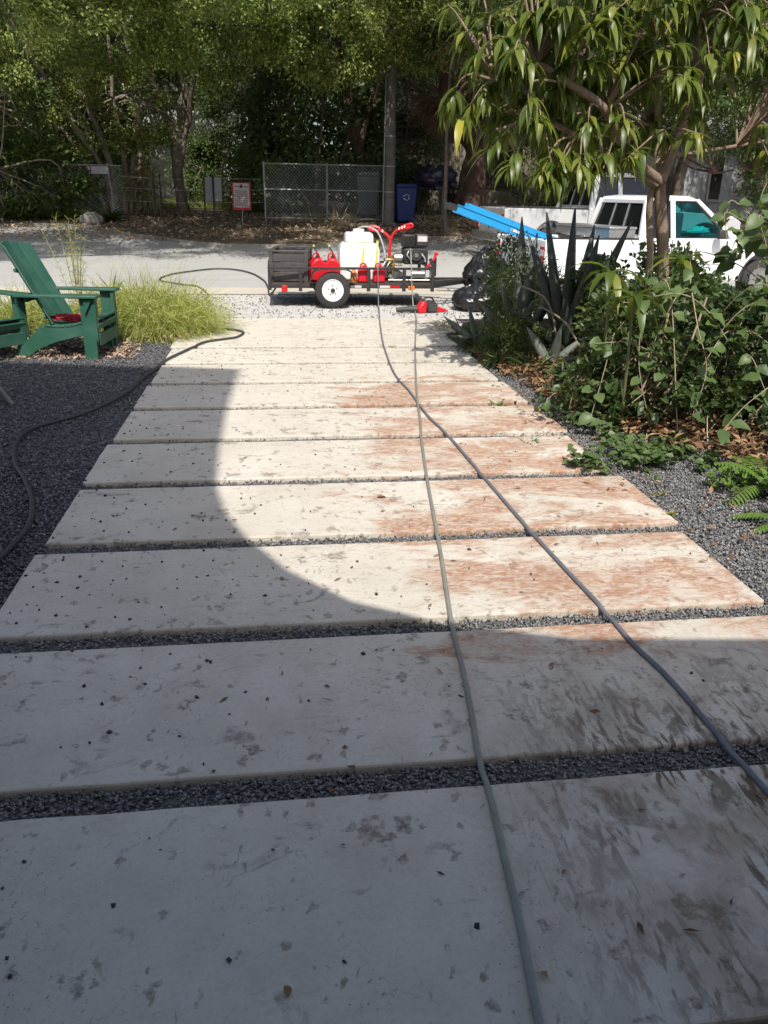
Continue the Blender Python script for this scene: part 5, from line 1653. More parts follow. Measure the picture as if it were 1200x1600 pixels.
# ---------------------------------------------------------------- rubbish bags
def bag(label, loc, r, seed, rz=0):
    t = empty('rubbish_bag', loc, rz)
    tag(t, label, 'rubbish bag', 'black rubbish bags by the bed')
    b = MB()
    c = Vector((0, 0, r[2] * .8))
    nu, nv = 72, 44
    vs, fs = [], []
    for i in range(nv + 1):
        th = math.pi * i / nv
        for j in range(nu):
            ph = 2 * math.pi * j / nu
            d = Vector((math.sin(th) * math.cos(ph), math.sin(th) * math.sin(ph), math.cos(th)))
            k = 1 + .22 * noise.noise(d * 1.6 + Vector((seed, 0, 0)))
            k -= .20 * abs(noise.noise(Vector((d.x * 4.5 + seed, d.y * 4.5, d.z * 1.8))))
            k += .10 * abs(noise.noise(d * 8 + Vector((0, seed, 0)))) - .025 * abs(noise.noise(d * 15 + Vector((seed, 0, 0))))
            taper = 1 - .55 * max(0, d.z) ** 1.2
            p = Vector((d.x * r[0] * k * taper, d.y * r[1] * k * taper, c.z + d.z * r[2] * k))
            p.z = max(p.z, .004)
            vs.append(p)
    for i in range(nv):
        for j in range(nu):
            j2 = (j + 1) % nu
            fs.append((i * nu + j, (i + 1) * nu + j, (i + 1) * nu + j2, i * nu + j2))
    b.add(vs, fs)
    b.build('sack', M['bag'], t, smooth=True, ang=75)
    k = MB()
    zt_ = r[2] * 1.75
    for i in range(7):
        a = 2 * math.pi * i / 7 + seed
        k.add([(0, 0, zt_ - .02), (math.cos(a) * .12, math.sin(a) * .12, zt_ + .05 + .03 * math.sin(i * 3)), (math.cos(a + .7) * .13, math.sin(a + .7) * .13, zt_ + .04)], [(0, 1, 2)])
    k.build('tied_neck', M['bag'], t)
    return t
bag('full black bag spread flat at the front beside the leaf blower', (3.16, 12.45, -.005), (.50, .40, .25), 1.3, R(10))
bag('glossy black bag with green clippings behind and above the flat one', (3.30, 12.80, .20), (.47, .38, .37), 4.1, R(60))
bag('black bag mostly hidden by the bushy green shrub', (3.95, 12.55, .0), (.40, .34, .32), 7.7, R(120))
# ---------------------------------------------------------------- planting beds
def bedsheet(name, xe, xs, ys, mat, top):
    nx, ny = 60, 70
    V, F = [], []
    for j in range(ny + 1):
        y = ys[0] + (ys[1] - ys[0]) * j / ny
        for i in range(nx + 1):
            x = xs[0] + (xs[1] - xs[0]) * i / nx
            d = xe(x, y)
            k = min(1, max(0, d / .8))
            z = -.07 + (top + .07) * k * k * (3 - 2 * k) + .03 * k * noise.noise(Vector((x * 2.1, y * 2.1, 5)))
            V.append((x, y, z))
    n = nx + 1
    for j in range(ny):
        for i in range(nx):
            F.append((j * n + i, j * n + i + 1, (j + 1) * n + i + 1, (j + 1) * n + i))
    me = bpy.data.meshes.new(name)
    me.from_pydata(V, [], F)
    me.polygons.foreach_set('use_smooth', [True] * len(F))
    return tag(link(name, me, mat), kind='structure')
def edge_r(x, y):
    return min(x - np.interp(y, [4.4, 5.2, 6.2, 7.2, 8, 9.3, 10.5, 11.4], [3.0, 2.75, 2.35, 2.3, 2.15, 2.1, 2.05, 2.3]), y - 4.35, 11.55 - y)
bedsheet('planting_bed', edge_r, (1.9, 8.5), (4.2, 11.6), M['bed'], .10)
bedsheet('side_bed', lambda x, y: min(-1.02 - x, y - 9.7, 12.6 - y), (-7, -.9), (9.5, 12.8), M['bed'], .05)
polyR = [(2.1, 11.4), (2.1, 9.0), (2.25, 7.2), (2.3, 6.2), (2.6, 5.3), (2.9, 4.5), (4.8, 4.2), (6.5, 11.4)]
litter('bed_litter', 13000, (2.0, 5.0), (4.2, 9.2), .04, .075, M['litter'], polyR, lambda P: np.clip((P[:, 0] - 2.3) * .1, -.05, .08))
litter('chair_litter', 1500, (-3.6, -1.5), (8.7, 9.6), -.02, .06, M['litter_pale'])
litter('side_litter', 1400, (-3.4, -1.0), (9.6, 12.2), .03, .07, M['litter_pale'])
litter('edge_litter', 160, (1.9, 2.9), (3.2, 7.5), .0, .05, M['litter'])

def blades(name, P, D, L, W, droop, mat, k=5, parent=None, up=None):
    n = len(P)
    prof = [.6, 1, .85, .55, .05] if k == 5 else [.7, 1, .7, .05]
    U = np.tile([0, 0, 1.0], (n, 1)) + rng.normal(0, .3, (n, 3)) if up is None else up
    V, F = strip_leaves(P, D, U, L, W, droop, prof)
    return link(name, np_mesh(name, V, F), mat, parent)

# feathery bright bush at the drive edge, and its thinner neighbours behind the chairs
def feather_bush(name, label, loc, rx, ry, n, L, lean, ndry, W=.0075):
    t = empty(name, loc)
    tag(t, label, 'ornamental grass')
    for nm, cnt, mat, LL, up in (('strands', n, M['feather'], L, .95), ('dry_stems', ndry, M['grass_dry'], L * .75, 1.4)):
        a = rng.uniform(0, 2 * np.pi, cnt)
        r = np.sqrt(rng.uniform(0, 1, cnt))
        P = np.stack([np.cos(a) * r * rx * .55, np.sin(a) * r * ry * .55, np.full(cnt, -.01)], 1)
        D = np.stack([np.cos(a) * r * .75 + lean[0] + rng.normal(0, .45, cnt), np.sin(a) * r * .75 + lean[1] + rng.normal(0, .45, cnt), up * rng.uniform(.5, 1.1, cnt)], 1)
        o = blades(nm, P, unit(D), LL * rng.uniform(.45, 1.15, cnt), np.full(cnt, W), rng.uniform(.6, 3.2, cnt), mat, 5, t)
        o['kind'] = 'stuff'
        if nm == 'strands':       # fine side threads along the strands give the feathery edge
            idx = rng.choice(cnt, cnt)
            f = rng.uniform(.35, .95, cnt)
            B = P[idx] + unit(D)[idx] * (LL * .8 * f)[:, None]
            B[:, 2] = np.maximum(B[:, 2] - .25 * f ** 2 * LL, .02)
            D2 = unit(D[idx] * .35 + rng.normal(0, .7, (cnt, 3)) + np.array([.1, 0, -.25]))
            o2 = leaf_obj('threads', B, D2, .13, .0075, M['feather'], t, jitter=.5)
            o2['kind'] = 'stuff'
    return t
feather_bush('feathery_grass', 'bright yellow green feathery grass spilling over the drive edge', (-1.42, 10.5, .02), .62, .7, 4200, 1.0, (.20, -.20), 250, .0055)
feather_bush('feathery_grass', 'duller feathery grass with dry stems just right of the far chair arm', (-1.85, 10.85, .02), .6, .8, 2200, .95, (.0, -.05), 1500, .0055)
feather_bush('feathery_grass', 'feathery grass clump seen between the two green chairs', (-3.05, 10.5, .02), .6, .6, 2600, .66, (0, -.05), 700)
feather_bush('feathery_grass', 'low feathery grass behind the arms of the nearer green chair', (-2.15, 10.6, .02), .5, .6, 1900, .60, (0, 0), 900)
t = empty('wispy_plume', (-2.40, 10.6, .02))
tag(t, 'tall pale wispy plume plant rising behind the green chair back', 'plant')
Pn, Dn = [], []
for k in range(9):
    tip = Vector((random.gauss(0, .34) + .02 * k, random.gauss(0, .25), random.uniform(.7, 1.40)))
    MB().tube([(0, 0, 0), tip * .5 + Vector((0, 0, .1)), tip], (.006, .002), 5, smooth=5).build('stem', M['grass_dry'], t)
    for q in range(80):
        u = random.uniform(.35, 1)
        p = tip * u + Vector((0, 0, .2 * u * (1 - u)))
        Pn.append(p)
        Dn.append((random.gauss(0, 1), random.gauss(0, 1), random.gauss(.5, .6)))
leaf_obj('plume', np.array(Pn), unit(np.array(Dn)), .085, .0055, M['feather'], t, jitter=.5)['kind'] = 'stuff'

def rosette(name, label, cat, loc, n, L, W, mat, elev=(.3, 1.1), droop=.8, prof=(.55, 1, .95, .7, .35, .04), thick=0.0, group=None, fold=.18, part='leaf', seed=0):
    """plant whose large leaves are parts of their own"""
    t = empty(name, loc)
    tag(t, label, cat, group)
    rr = random.Random(seed + n)
    for k in range(n):
        a = k * 2.399 + rr.uniform(-.3, .3)
        e = elev[0] + (elev[1] - elev[0]) * (k / max(1, n - 1)) + rr.uniform(-.1, .1)
        D = np.array([[math.cos(a) * math.cos(e), math.sin(a) * math.cos(e), math.sin(e)]])
        l = L * rr.uniform(.8, 1.1)
        V, F = strip_leaves(np.zeros((1, 3)), D, np.array([[0, 0, 1.0]]), np.array([l]), np.array([W * rr.uniform(.85, 1.1)]), np.array([droop * rr.uniform(.6, 1.3)]), list(prof), fold)
        o = link(part, np_mesh(part, V, F, True), mat, t)
        if thick:
            m = o.modifiers.new('flesh', 'SOLIDIFY')
            m.thickness = thick
    return t
rosette('broadleaf_seedling', 'small bright broad leaved seedling behind the far chair arm', 'plant', (-2.06, 11.0, .35), 6, .34, .07, M['leaf_fern'], (.3, 1.3), .6)
MB().tube([(0, 0, -.35), (.01, 0, 0)], .012, 6).build('stem', M['stem'], bpy.data.objects['broadleaf_seedling'])

# agaves: every blade a part with fleshy thickness
AGP = (.62, .95, 1.0, .92, .72, .42, .03)
def agave(label, loc, blades_, mat, th=.022):
    t = empty('agave', loc)
    tag(t, label, 'agave', 'agaves in the right bed')
    for (tip, W) in blades_:
        tip = Vector(tip)
        l = tip.length * 1.03
        d = tip.normalized()
        D = np.array([[d.x, d.y, d.z + .06]])
        side = Vector((random.gauss(0, .5), -1, .4))
        V, F = strip_leaves(np.array([[d.x * .05, d.y * .05, 0.0]]), unit(D), np.array([tuple(-side)]), np.array([l]), np.array([W]), np.array([random.uniform(.0, .55)]), list(AGP), .22)
        o = link('blade', np_mesh('blade', V, F, True), mat, t)
        m = o.modifiers.new('flesh', 'SOLIDIFY')
        m.thickness = th
        m.offset = 0
    return t
agave('tall dark agave with broad upright blades in front of the pickup bed', (3.16, 8.5, .03),
      [((-.30, .15, 1.42), .19), ((-.03, .1, 1.46), .20), ((.44, -.05, 1.38), .13), ((.12, -.1, 1.22), .15), ((-.42, .2, 1.22), .15), ((.22, .25, 1.30), .15), ((.02, -.2, .98), .17),
       ((.55, .3, .95), .14), ((-.2, -.28, .62), .16), ((.3, -.35, .6), .15), ((-.62, -.1, .55), .14), ((.7, -.1, .6), .13)], M['agave'])
agave('grey agave with upright blades left of the tall dark agave', (2.74, 8.95, .03),
      [((-.05, .1, 1.36), .15), ((.08, .0, 1.2), .14), ((-.25, -.1, .75), .13), ((.25, -.2, .7), .12), ((-.4, .0, .5), .12), ((.0, -.3, .55), .13)], M['agave_pale'])
agave('low spreading agave pup at the drive edge before the bags', (2.36, 9.35, .02),
      [((-.30, -.1, .16), .075), ((-.2, -.3, .2), .08), ((.1, -.35, .22), .08), ((.3, -.2, .3), .08), ((-.1, .1, .42), .08), ((.1, .1, .40), .08), ((-.35, .15, .28), .075), ((.25, .2, .35), .08)], M['agave_pale'], .012)
agave('small drooping grey agave at the foot of the tall dark agave', (2.78, 7.95, .03),
      [((-.28, -.15, -.02), .11), ((-.1, -.32, .1), .10), ((.18, -.25, .16), .10), ((-.2, .1, .38), .10), ((.1, .1, .42), .10), ((.3, 0, .3), .10), ((0, -.15, .40), .09)], M['agave_pale'], .014)
# dry arching flower stalks leaning out of the agaves
for k, (pts, lb) in enumerate((([(2.80, 8.5, .55), (2.98, 8.2, .42), (3.08, 7.8, .15), (3.10, 7.5, .02)], 'bent dry stalk leaning from the agaves to the leaf litter'),
                               ([(2.62, 8.8, .75), (2.85, 8.5, .62), (2.95, 8.35, .25), (2.9, 8.2, .08)], 'second bent dry stalk curving beside the tall agave'))):
    o = MB().tube([Vector(p) for p in pts], (.010, .014), 7, smooth=7).build('dry_stalk', M['twig'], None, smooth=True)
    tag(o, lb, 'dry stalk')

# strappy tufts and low greens along the drive edge of the bed
def tuft(label, loc, n, L, W, mat, droop=1.6, up=.8, rad=.1, group='strappy tufts along the bed edge'):
    a = rng.uniform(0, 2 * np.pi, n)
    P = np.stack([np.cos(a), np.sin(a), np.zeros(n)], 1) * rng.uniform(0, rad, (n, 1))
    D = np.stack([np.cos(a) * .7, np.sin(a) * .7, rng.uniform(up * .5, up * 1.6, n)], 1)
    o = blades('grass_tuft', P, unit(D), L * rng.uniform(.5, 1.2, n), np.full(n, W), droop * rng.uniform(.5, 1.3, n), mat)
    o.location = loc
    tag(o, label, 'plant', group)
    return o
for k, (x, y, L, mt, lb) in enumerate(((2.30, 9.9, .34, 'leaf_dark', 'dark strappy tuft nearest the road end of the bed'), (2.22, 9.0, .30, 'leaf_dark', 'dark strappy tuft just behind the low agave pup'),
                         (2.40, 8.55, .36, 'leaf_mid', 'green strappy tuft between the two pale agaves'), (2.30, 8.1, .32, 'leaf_dark', 'dark strappy tuft by the sixth slab corner'),
                         (2.55, 7.75, .36, 'leaf_mid', 'green strappy tuft in front of the drooping agave'), (2.5, 9.6, .4, 'leaf_mid', 'green strappy tuft under the small leaved shrub'),
                         (3.0, 8.0, .34, 'leaf_dark', 'dark strappy tuft at the foot of the tall agave'), (2.16, 10.5, .22, 'grass_dry', 'straw coloured dry tuft at the road end of the bed'))):
    tuft(lb, (x, y, .03), 90, L, .016 if mt != 'grass_dry' else .007, M[mt])

def shrub(name, label, loc, rad, nclump, nleaf, leaf, mat, stems=14, r=.010, bark='stem', clump=.16, zmin=.02):
    t = empty(name, loc)
    tag(t, label, 'shrub')
    P, D, C = clump_points((0, 0, rad[2]), rad, nclump, nleaf, clump)
    keep = P[:, 2] > zmin
    leaf_obj('foliage', P[keep], unit(D[keep] + rng.normal(0, .6, (keep.sum(), 3))), leaf[0], leaf[1], mat, t, jitter=.4)
    b = MB()
    for i in rng.choice(len(C), min(stems, len(C)), replace=False):
        q = Vector(C[i])
        s0 = Vector((random.gauss(0, rad[0] * .25), random.gauss(0, rad[1] * .25), -.03))
        b.tube([s0, s0.lerp(q, .5) + Vector((0, 0, .08)), q], (r, r * .35), 5, smooth=4)
    b.build('stems', M[bark], t)['kind'] = 'stuff'
    return t
shrub('small_leaf_shrub', 'airy shrub of tiny leaves standing before the pickup tail light', (2.68, 9.25, .03), (.26, .35, .62), 56, 3600, (.042, .020), M['leaf_mid'], 18, .006)
shrub('small_leaf_shrub', 'bushy green shrub of tiny leaves beside the black bags', (3.35, 10.7, .03), (.42, .5, .42), 60, 4200, (.045, .022), M['leaf_mid'], 14, .006)
shrub('small_leaf_shrub', 'low tangle of tiny leaves in front of the grey agaves', (2.52, 8.5, .03), (.30, .3, .20), 40, 2200, (.042, .02), M['leaf_mid'], 12, .005)
shrub('leafy_shrub', 'dark leafy shrub under the mango trunk hiding the pickup sill', (3.95, 8.5, .03), (.8, .8, .52), 76, 6200, (.085, .05), M['leaf_vine'], 16)
shrub('leafy_shrub', 'dark leafy shrub right of the agaves below the mango seedlings', (3.45, 7.3, .03), (.6, .6, .46), 64, 5200, (.075, .042), M['leaf_dark'], 14)
shrub('leafy_shrub', 'low dark shrub by the right edge in front of the pickup wheel', (4.55, 7.2, .03), (.8, .8, .38), 60, 4600, (.08, .048), M['leaf_dark'], 14)
# climbing vine heap at the right front
def heap(label, loc, lobes, leafm, leaf):
    t = empty('vine_heap', loc)
    tag(t, label, 'shrub')
    Ps, Ds = [], []
    b = MB()
    for (c, rad, nc, nl) in lobes:
        P, D, C = clump_points(c, rad, nc, int(nl * .62), .12, .85)
        k = P[:, 2] > .03
        Ps.append(P[k])
        Ds.append(unit(D[k] + rng.normal(0, .6, (k.sum(), 3)) + np.array([0, 0, -.15])))
        for q in C[:max(3, nc // 3)]:
            s0 = Vector((c[0] + random.gauss(0, .15), c[1] + random.gauss(0, .15), -.03))
            b.tube([s0, s0.lerp(Vector(q), .5) + Vector((random.gauss(0, .06), 0, .1)), Vector(q)], (.006, .002), 5, smooth=4)
    leaf_obj('foliage', np.concatenate(Ps), np.concatenate(Ds), leaf[0], leaf[1], M[leafm], t, jitter=.45)
    b.build('stems', M['twig'], t)['kind'] = 'stuff'
    return t
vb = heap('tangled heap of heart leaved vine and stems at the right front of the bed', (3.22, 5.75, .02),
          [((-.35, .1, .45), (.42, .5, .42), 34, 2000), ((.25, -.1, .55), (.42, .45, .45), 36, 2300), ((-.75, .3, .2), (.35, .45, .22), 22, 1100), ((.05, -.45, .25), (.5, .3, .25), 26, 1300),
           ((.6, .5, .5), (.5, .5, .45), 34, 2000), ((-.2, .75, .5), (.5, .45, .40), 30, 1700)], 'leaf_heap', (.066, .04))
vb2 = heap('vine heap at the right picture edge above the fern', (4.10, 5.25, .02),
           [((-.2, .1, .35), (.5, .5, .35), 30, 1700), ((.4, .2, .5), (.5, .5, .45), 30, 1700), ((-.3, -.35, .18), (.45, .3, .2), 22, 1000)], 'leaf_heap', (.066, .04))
HEART = [.15, .85, 1.0, .85, .5, .04]
def leaf_variants(name, n, L, W, prof, droops, fold, seed):
    out = []
    for k in range(n):
        r_ = np.random.default_rng(seed + k)
        V, F = strip_leaves(np.zeros((1, 3)), np.array([[1.0, 0, .15]]), np.array([[0, 0, 1.0]]), np.array([L * r_.uniform(.85, 1.15)]), np.array([W * r_.uniform(.85, 1.15)]), np.array([r_.uniform(*droops)]), prof, fold, .08)
        out.append(np_mesh(name, V, F, True))
    return out
def orient(p, d, up=(0, 0, 1), s=1.0):
    d = Vector(d).normalized()
    u = Vector(up)
    y = u.cross(d)
    if y.length < 1e-3:
        y = Vector((0, 1, 0))
    y.normalize()
    z = d.cross(y)
    return Matrix(((d.x * s, y.x * s, z.x * s, p[0]), (d.y * s, y.y * s, z.y * s, p[1]), (d.z * s, y.z * s, z.z * s, p[2]), (0, 0, 0, 1)))
vl = leaf_variants('leaf', 8, .125, .098, HEART, (.3, 1.3), .16, 100)
for me in vl:
    me.materials.append(M['leaf_vine'])
def vine_leaf(parent, p, d, s):
    o = bpy.data.objects.new('leaf', random.choice(vl))
    col.objects.link(o)
    o.parent = parent
    o.matrix_local = orient(p, d, (random.gauss(0, .5), random.gauss(-.5, .4), 1), s)
    return o
def vine(parent, pts, r=.005, step=.07, s=1.0, leaf_from=0.0, mat='twig'):
    C = catmull(pts, 8)
    MB().tube(C, (r, r * .5), 6).build('vine_stem', M[mat], parent, smooth=True)
    acc = 0
    for i in range(1, len(C)):
        acc += (C[i] - C[i - 1]).length
        if acc > step and i / len(C) > leaf_from:
            acc = 0
            d = Vector((random.gauss(0, 1), random.gauss(-.4, .8), random.gauss(-.25, .4)))
            vine_leaf(parent, C[i], d, s * random.uniform(.6, 1.15))
rb = Vector((3.22, 5.75, .02))
# shoots arching over the heap
for k in range(26):
    a = random.uniform(0, 2 * math.pi)
    b0 = Vector((random.gauss(0, .3), random.gauss(0, .3), .1))
    e = Vector((math.cos(a) * random.uniform(.5, 1.05), math.sin(a) * random.uniform(.4, .95) - .1, random.uniform(.25, 1.0)))
    mid = b0.lerp(e, .55) + Vector((0, 0, random.uniform(.2, .5)))
    vine(vb, [b0, mid, e], .005, .085, 1.0, .25)
for pts in ([(-.35, -.3, 1.02), (-.37, -.50, .80), (-.33, -.62, .55), (-.42, -.7, .25)], [(.15, -.5, .9), (.05, -.9, .62), (-.25, -1.0, .38), (-.45, -1.1, .22)],
            [(-.6, -.1, .85), (-.62, -.2, .5), (-.55, -.35, .1)], [(-.75, .0, .7), (-.85, -.1, .35), (-.95, -.2, .06)], [(-.9, .25, .35), (-1.15, .2, .15), (-1.3, .1, .06)],
            [(.4, -.6, .8), (.25, -1.1, .7), (.1, -1.2, .52)]):
    vine(vb, pts, .0045, .06, .9)
for k in range(9):
    a = random.uniform(0, 2 * math.pi)
    b0 = Vector((random.gauss(0, .2), random.gauss(0, .2), .1))
    e = Vector((math.cos(a) * .8, math.sin(a) * .7 - .1, random.uniform(.3, .9)))
    vine(vb2, [b0, b0.lerp(e, .5) + Vector((0, 0, .4)), e], .005, .10, 1.0, .3)
# taller shoots hanging into the picture at the right edge, in front of the bonnet
vt = empty('climbing_vine', (3.72, 5.75, .02))
tag(vt, 'tall climbing vine with dark broad leaves at the right edge before the bonnet', 'vine')
for k in range(15):
    b0 = Vector((random.gauss(.15, .15), random.gauss(0, .15), .1))
    e = Vector((random.uniform(-.62, .25), random.uniform(-.5, .4), random.uniform(1.2, 1.85)))
    vine(vt, [b0, b0.lerp(e, .55) + Vector((.15, 0, .25)), e, e + Vector((random.uniform(-.12, .05), -.05, -.18))], .0055, .065, 1.05, .45)
# bare pale stems standing in the heap
for (p0, p1) in (((-.45, -.3, .25), (-.18, -.2, .98)), ((-.55, -.15, .3), (-.4, -.1, .85)), ((.5, -.3, .75), (1.0, -.2, 1.0))):
    MB().tube([Vector(p0), (Vector(p0) + Vector(p1)) / 2 + Vector((.03, 0, .02)), Vector(p1)], .008, 6, smooth=4).build('bare_stem', M['twig'], vb, smooth=True)

# mango seedlings in the bed
MP = [.12, .72, 1.0, .95, .68, .30, .04]
for k, (x, y, z, n, lb) in enumerate(((2.52, 6.05, 1.12, 10, 'glossy mango seedling with drooping leaves right of the tall agave'), (2.50, 5.55, 1.00, 11, 'glossy mango seedling with drooping leaves nearest the camera'),
                               (3.55, 7.0, 1.15, 9, 'glossy mango seedling in front of the mango trunk'))):
    t = rosette('mango_seedling', lb, 'plant', (x, y, z), n, .36, .074, M['leaf_mango'], (-.15, .75), 1.9, MP, 0, None, .14, 'leaf', k * 5)
    MB().tube([(.05, .05, -z + .03), (.02, .02, -z * .5), (0, 0, .01)], (.012, .008), 6, smooth=4).build('stem', M['stem'], t, smooth=True)
# ground cover, weeds, fern, fallen yellow flower
def cover(name, n, poly, L, mat, z0=.0, z1=.08, label=None):
    xs = [p[0] for p in poly]
    ys = [p[1] for p in poly]
    P = np.stack([rng.uniform(min(xs), max(xs), n * 3), rng.uniform(min(ys), max(ys), n * 3), rng.uniform(z0, z1, n * 3)], 1)
    P = P[in_poly(P, poly)][:n]
    m = np.array([noise.noise(Vector((p[0] * 4, p[1] * 4, 2))) for p in P])
    P = P[m > -.12]
    D = rdir(len(P))
    D[:, 2] = np.abs(D[:, 2]) * .3
    V, F = strip_leaves(P, unit(D), unit(rng.normal(0, .35, (len(P), 3)) + [0, -.1, 1]), L * rng.uniform(.6, 1.3, len(P)), L * .75 * rng.uniform(.7, 1.2, len(P)), rng.uniform(.2, .9, len(P)), [.2, .9, 1, .7, .1], .15)
    return tag(link(name, np_mesh(name, V, F), mat), kind='stuff')
cover('ground_cover', 900, [(1.85, 4.70), (1.9, 4.92), (2.25, 5.15), (2.35, 5.6), (2.75, 5.3), (3.0, 5.0), (2.75, 4.6), (2.2, 4.62)], .055, M['leaf_vine'], .01, .10)
cover('ground_cover', 420, [(2.15, 5.6), (2.2, 6.6), (2.45, 7.2), (2.9, 7.2), (2.7, 5.6)], .05, M['leaf_vine'], .02, .12)
cover('ground_cover', 260, [(2.6, 4.1), (2.62, 4.5), (3.1, 4.7), (3.2, 4.2)], .05, M['leaf_fern'], .01, .10)
def fern(label, loc, n, L, seed=0):
    t = empty('fern', loc)
    tag(t, label, 'fern', 'ferns at the right edge')
    for k in range(n):
        a = 2 * math.pi * k / n + random.uniform(-.3, .3)
        e = random.uniform(.35, 1.0)
        Pm = Vector((0, 0, 0))
        d = Vector((math.cos(a) * math.cos(e), math.sin(a) * math.cos(e), math.sin(e)))
        l = L * random.uniform(.7, 1.1)
        pts, P, D, LL = [Pm.copy()], [], [], []
        for i in range(18):
            d = (d + Vector((0, 0, -.075))).normalized()
            Pm = Pm + d * l / 18
            pts.append(Pm.copy())
            sd = d.cross(Vector((0, 0, 1))).normalized()
            for s in (-1, 1):
                P.append(Pm)
                D.append((sd * s + d * .35))
                LL.append(.085 * l / .5 * math.sin(math.pi * (i + 1.5) / 20) + .01)
        V, F = strip_leaves(np.array(P), unit(np.array(D)), np.tile([0, 0, 1.0], (len(P), 1)), np.array(LL), np.full(len(P), .020), np.full(len(P), .5), [.8, 1, .6, .08], .1)
        V2 = []
        st = MB().tube(pts, (.004, .0015), 4).mesh('frond')
        o = link('frond', np_mesh('frond', V, F), M['leaf_fern'], t)
        o2 = link('rachis', st, M['stem'], o)
    return t
fern('bright green fern at the right edge in a patch of brown litter', (2.92, 4.28, .02), 9, .42)
fern('bright green fern lower down at the right edge over the gravel', (2.74, 3.72, .0), 8, .34)
for (x, y, n, L, mt, lb) in ((1.80, 5.42, 26, .05, 'leaf_vine', 'small green weed on the red stained slab'), (.92, 6.50, 24, .06, 'grass_dry', 'dry weed tuft in the slab joint left of the crossing hoses'),
                             (-.22, 6.52, 20, .05, 'grass_dry', 'dry weed tuft in the slab joint at the shade edge'), (1.85, 6.52, 18, .06, 'leaf_fern', 'small green weed in the joint at the right end of the slabs'),
                             (2.25, 4.28, 9, .06, 'leaf_yellow', 'little yellow green weed in the gravel at the slab edge'), (2.35, 4.6, 10, .06, 'leaf_fern', 'little green weed beside the ground cover'),
                             (.35, 6.53, 26, .045, 'grass_dry', 'low dry weed in the middle of the slab joint')):
    o = tuft(lb, (x, y, -.012), n, L, .012 if mt != 'grass_dry' else .004, M[mt], 1.0, .9, .012 if n < 12 else .07, 'weeds along the drive')
    o.name = 'weed'
t = rosette('fallen_flower', 'single yellow fallen flower at the slab corner beside the gravel', 'flower', (2.165, 3.95, .004), 6, .034, .026, M['leaf_yellow'], (.2, .9), .4, (.4, 1, .9, .2), part='petal')
# a few single dead leaves on the near slabs
ll = leaf_variants('dead_leaf', 4, .05, .03, HEART, (-.6, .6), .3, 300)
for me in ll:
    me.materials.append(M['litter'])
for (x, y, s, lb) in ((-.02, 1.27, .6, 'curled brown dead leaf on the nearest slab'), (.18, 2.02, .8, 'small olive dead leaf on the second slab'), (.55, 4.35, 1.1, 'brown dead leaf on the lit slab right of the shade curve'), (.0, 3.35, .7, 'curled dead leaf in the shade near the curve')):
    o = bpy.data.objects.new('dead_leaf', random.choice(ll))
    col.objects.link(o)
    o.matrix_world = orient((x, y, .006), (random.gauss(0, 1), random.gauss(0, 1), .1), (.2, .1, 1), s)
    tag(o, lb, 'leaf')
o = MB().bar((4.30, 9.0, -.2), (4.28, 9.0, 1.87), .045, .035).build('garden_stake', M['timber_dark'], None)
tag(o, 'dark square stake standing beside the mango trunk', 'stake')

# ---------------------------------------------------------------- mango tree
mt = empty('mango_tree', (3.75, 7.75, .03))
tag(mt, 'mango tree with long drooping leaves over the right bed', 'tree')
mo = Vector((3.75, 7.75, .03))
b = MB()
def mb(pts, r0, r1):
    limb(b, [Vector(p) - mo for p in pts], r0, r1, 10)
mb([(3.80, 7.72, -.1), (3.74, 7.66, .7), (3.62, 7.58, 1.3), (3.47, 7.5, 1.80)], .062, .052)
mb([(3.62, 7.74, -.1), (3.54, 7.62, 1.0), (3.44, 7.58, 1.53), (3.42, 7.52, 1.78)], .034, .03)
mb([(3.47, 7.5, 1.78), (3.09, 7.3, 1.97), (2.70, 7.0, 2.29), (2.35, 6.9, 2.47), (2.1, 7.0, 2.62), (1.75, 7.1, 2.6)], .05, .014)
mb([(3.45, 7.5, 1.76), (3.0, 7.35, 1.95), (2.58, 7.2, 2.11), (2.26, 7.2, 2.22), (1.85, 7.2, 2.15)], .042, .012)
mb([(3.47, 7.5, 1.78), (3.72, 7.7, 2.22), (3.74, 7.6, 2.64), (3.6, 7.4, 3.05), (3.5, 7.3, 3.7)], .055, .022)
mb([(3.47, 7.5, 1.80), (3.51, 7.8, 2.24), (3.37, 7.7, 2.94), (3.2, 7.6, 3.6)], .045, .02)
mb([(3.6, 7.6, 2.0), (4.22, 7.6, 2.10), (4.6, 7.4, 2.2), (5.1, 7.3, 2.5)], .02, .010)
b.build('trunk', M['bark_mango'], mt, smooth=True, ang=80)
CL = [(1.55, 7.2, 2.2), (1.66, 7.3, 2.59), (1.83, 7, 2.78), (1.76, 7, 1.98), (1.9, 6.8, 1.85), (2.09, 6.9, 2.15), (2.19, 6.7, 1.89), (2.35, 6.5, 1.85), (2.36, 7, 2.39), (2.48, 6.8, 2.6), (2.78, 7, 2.31), (2.27, 7.4, 2.76), (2.4, 6.6, 2.82), (2.88, 6.9, 2.8), (3.05, 7.2, 2.53), (2.9, 7.2, 2.02), (3.43, 7.4, 2.9), (3.74, 7.6, 3.04), (3.85, 7.2, 2.79), (3.59, 6.6, 2.95), (3.59, 7.7, 2.45), (4.01, 8, 2.65), (2.25, 6.8, 1.80), (1.83, 7.5, 2.43), (1.96, 7.2, 2.54), (1.46, 7.3, 2.35), (1.97, 6.8, 2.92), (2.19, 6.6, 2.93), (2.53, 6.6, 2.95), (2.97, 6.7, 3.0), (3.48, 6.9, 2.69), (3.61, 6.5, 2.77), (1.93, 7.4, 2.18), (2.50, 6.8, 1.88), (2.2, 7.6, 2.4), (3.95, 8, 2.27), (3.48, 7.8, 2.24), (3.23, 7.6, 2.07), (2.58, 7.3, 2.14), (2.19, 6.9, 2.51)]
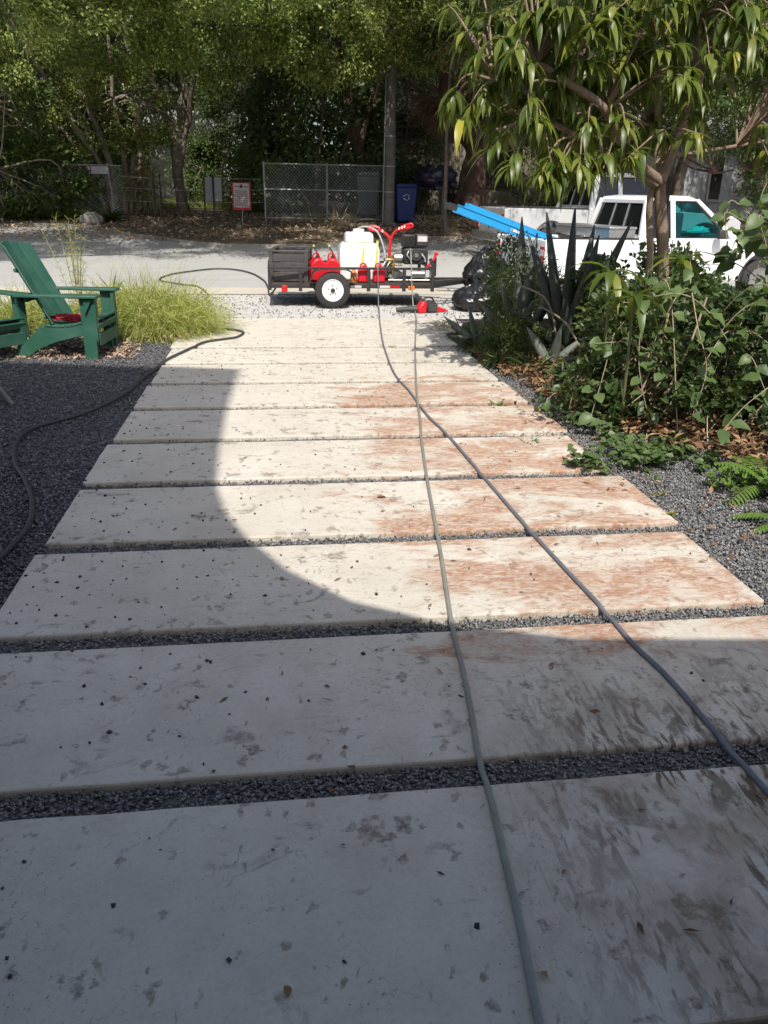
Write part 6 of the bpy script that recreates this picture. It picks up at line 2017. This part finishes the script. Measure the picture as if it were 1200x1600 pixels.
for q_ in ((2.22, 6.7, 1.76), (2.42, 6.6, 1.80), (2.66, 6.8, 1.86), (2.36, 6.9, 1.88), (2.9, 6.9, 1.95), (2.1, 6.7, 1.80), (2.65, 6.9, 1.85), (4.15, 6.9, 1.95), (4.3, 7.2, 2.2), (4.05, 6.6, 2.3)):
    CL.append(q_)
for i in range(135):
    CL.append((random.uniform(1.75, 3.7), random.uniform(6.6, 8.6), random.uniform(2.12, 3.3)))
for i in range(80):
    CL.append((random.uniform(1.6, 5.4), random.uniform(6.3, 8.8), random.uniform(2.95, 4.2)))
for i in range(48):
    CL.append((random.uniform(3.6, 5.2), random.uniform(7, 8.6), random.uniform(2.7, 3.4)))
br = [Vector(p) for p in [(3.09, 7.3, 1.97), (2.70, 7.0, 2.29), (2.35, 6.9, 2.47), (2.1, 7, 2.62), (2.58, 7.2, 2.11), (2.26, 7.2, 2.22), (3.72, 7.7, 2.3), (3.72, 7.6, 2.64), (3.57, 7.4, 3.04), (3.51, 7.8, 2.24), (3.37, 7.7, 2.94), (4.22, 7.6, 2.10), (3.5, 7.3, 3.6), (1.8, 7.1, 2.5), (3.2, 7.6, 3.5)]]
tw = MB()
ml = leaf_variants('leaf', 16, .245, .052, MP, (1.0, 3.0), .14, 500)
for me in ml:
    me.materials.append(M['leaf_mango'])
my = [m_.copy() for m_ in ml[:3]]
for me in my:
    me.materials.clear()
    me.materials.append(M['leaf_yellow'])
done = 0
SP, SD, SL, SW, SR = [], [], [], [], []
for ci, c in enumerate(CL):
    c = Vector(c)
    e = min(br, key=lambda q: (q - c).length + 1.5 * max(0, (q.z - c.z) - .6 * (q.xy - c.xy).length))
    mid = e.lerp(c, .55) + Vector((random.gauss(0, .05), random.gauss(0, .05), .12))
    tw.tube([e - mo, mid - mo, c - mo], (.011, .004), 5, smooth=4)
    ax = (c - mid).normalized()
    n = random.randint(14, 23)
    for k in range(n):
        a = k * 2.4 + random.uniform(-.4, .4)
        d = Vector((math.cos(a), math.sin(a), random.uniform(-.5, .45))) + ax * .35
        p = c - ax * random.uniform(0, .17)
        s = random.choice((.5, .7, .85, 1, 1.1, 1.25)) * random.uniform(.9, 1.1)
        if done < 296 and ci < 40 and k % 2 == 0:
            yel = random.random() < .05
            o = bpy.data.objects.new('leaf', random.choice(my if yel else ml))
            col.objects.link(o)
            o.parent = mt
            o.matrix_local = orient(p - mo, d, (0, 0, 1), s)
            done += 1
        else:
            SP.append(p - mo)
            SD.append(d)
            SL.append(.245 * s)
            SW.append(.052 * random.uniform(.8, 1.15))
            SR.append(random.uniform(1.0, 3.0))
tw.build('twigs', M['bark_mango'], mt)['kind'] = 'stuff'
V, F = strip_leaves(np.array(SP), unit(np.array(SD)), np.tile([0, 0, 1.0], (len(SP), 1)) + rng.normal(0, .15, (len(SP), 3)), np.array(SL), np.array(SW), np.array(SR), MP, .12, .06)
link('foliage', np_mesh('foliage', V, F, True), M['leaf_mango'], mt)['kind'] = 'stuff'
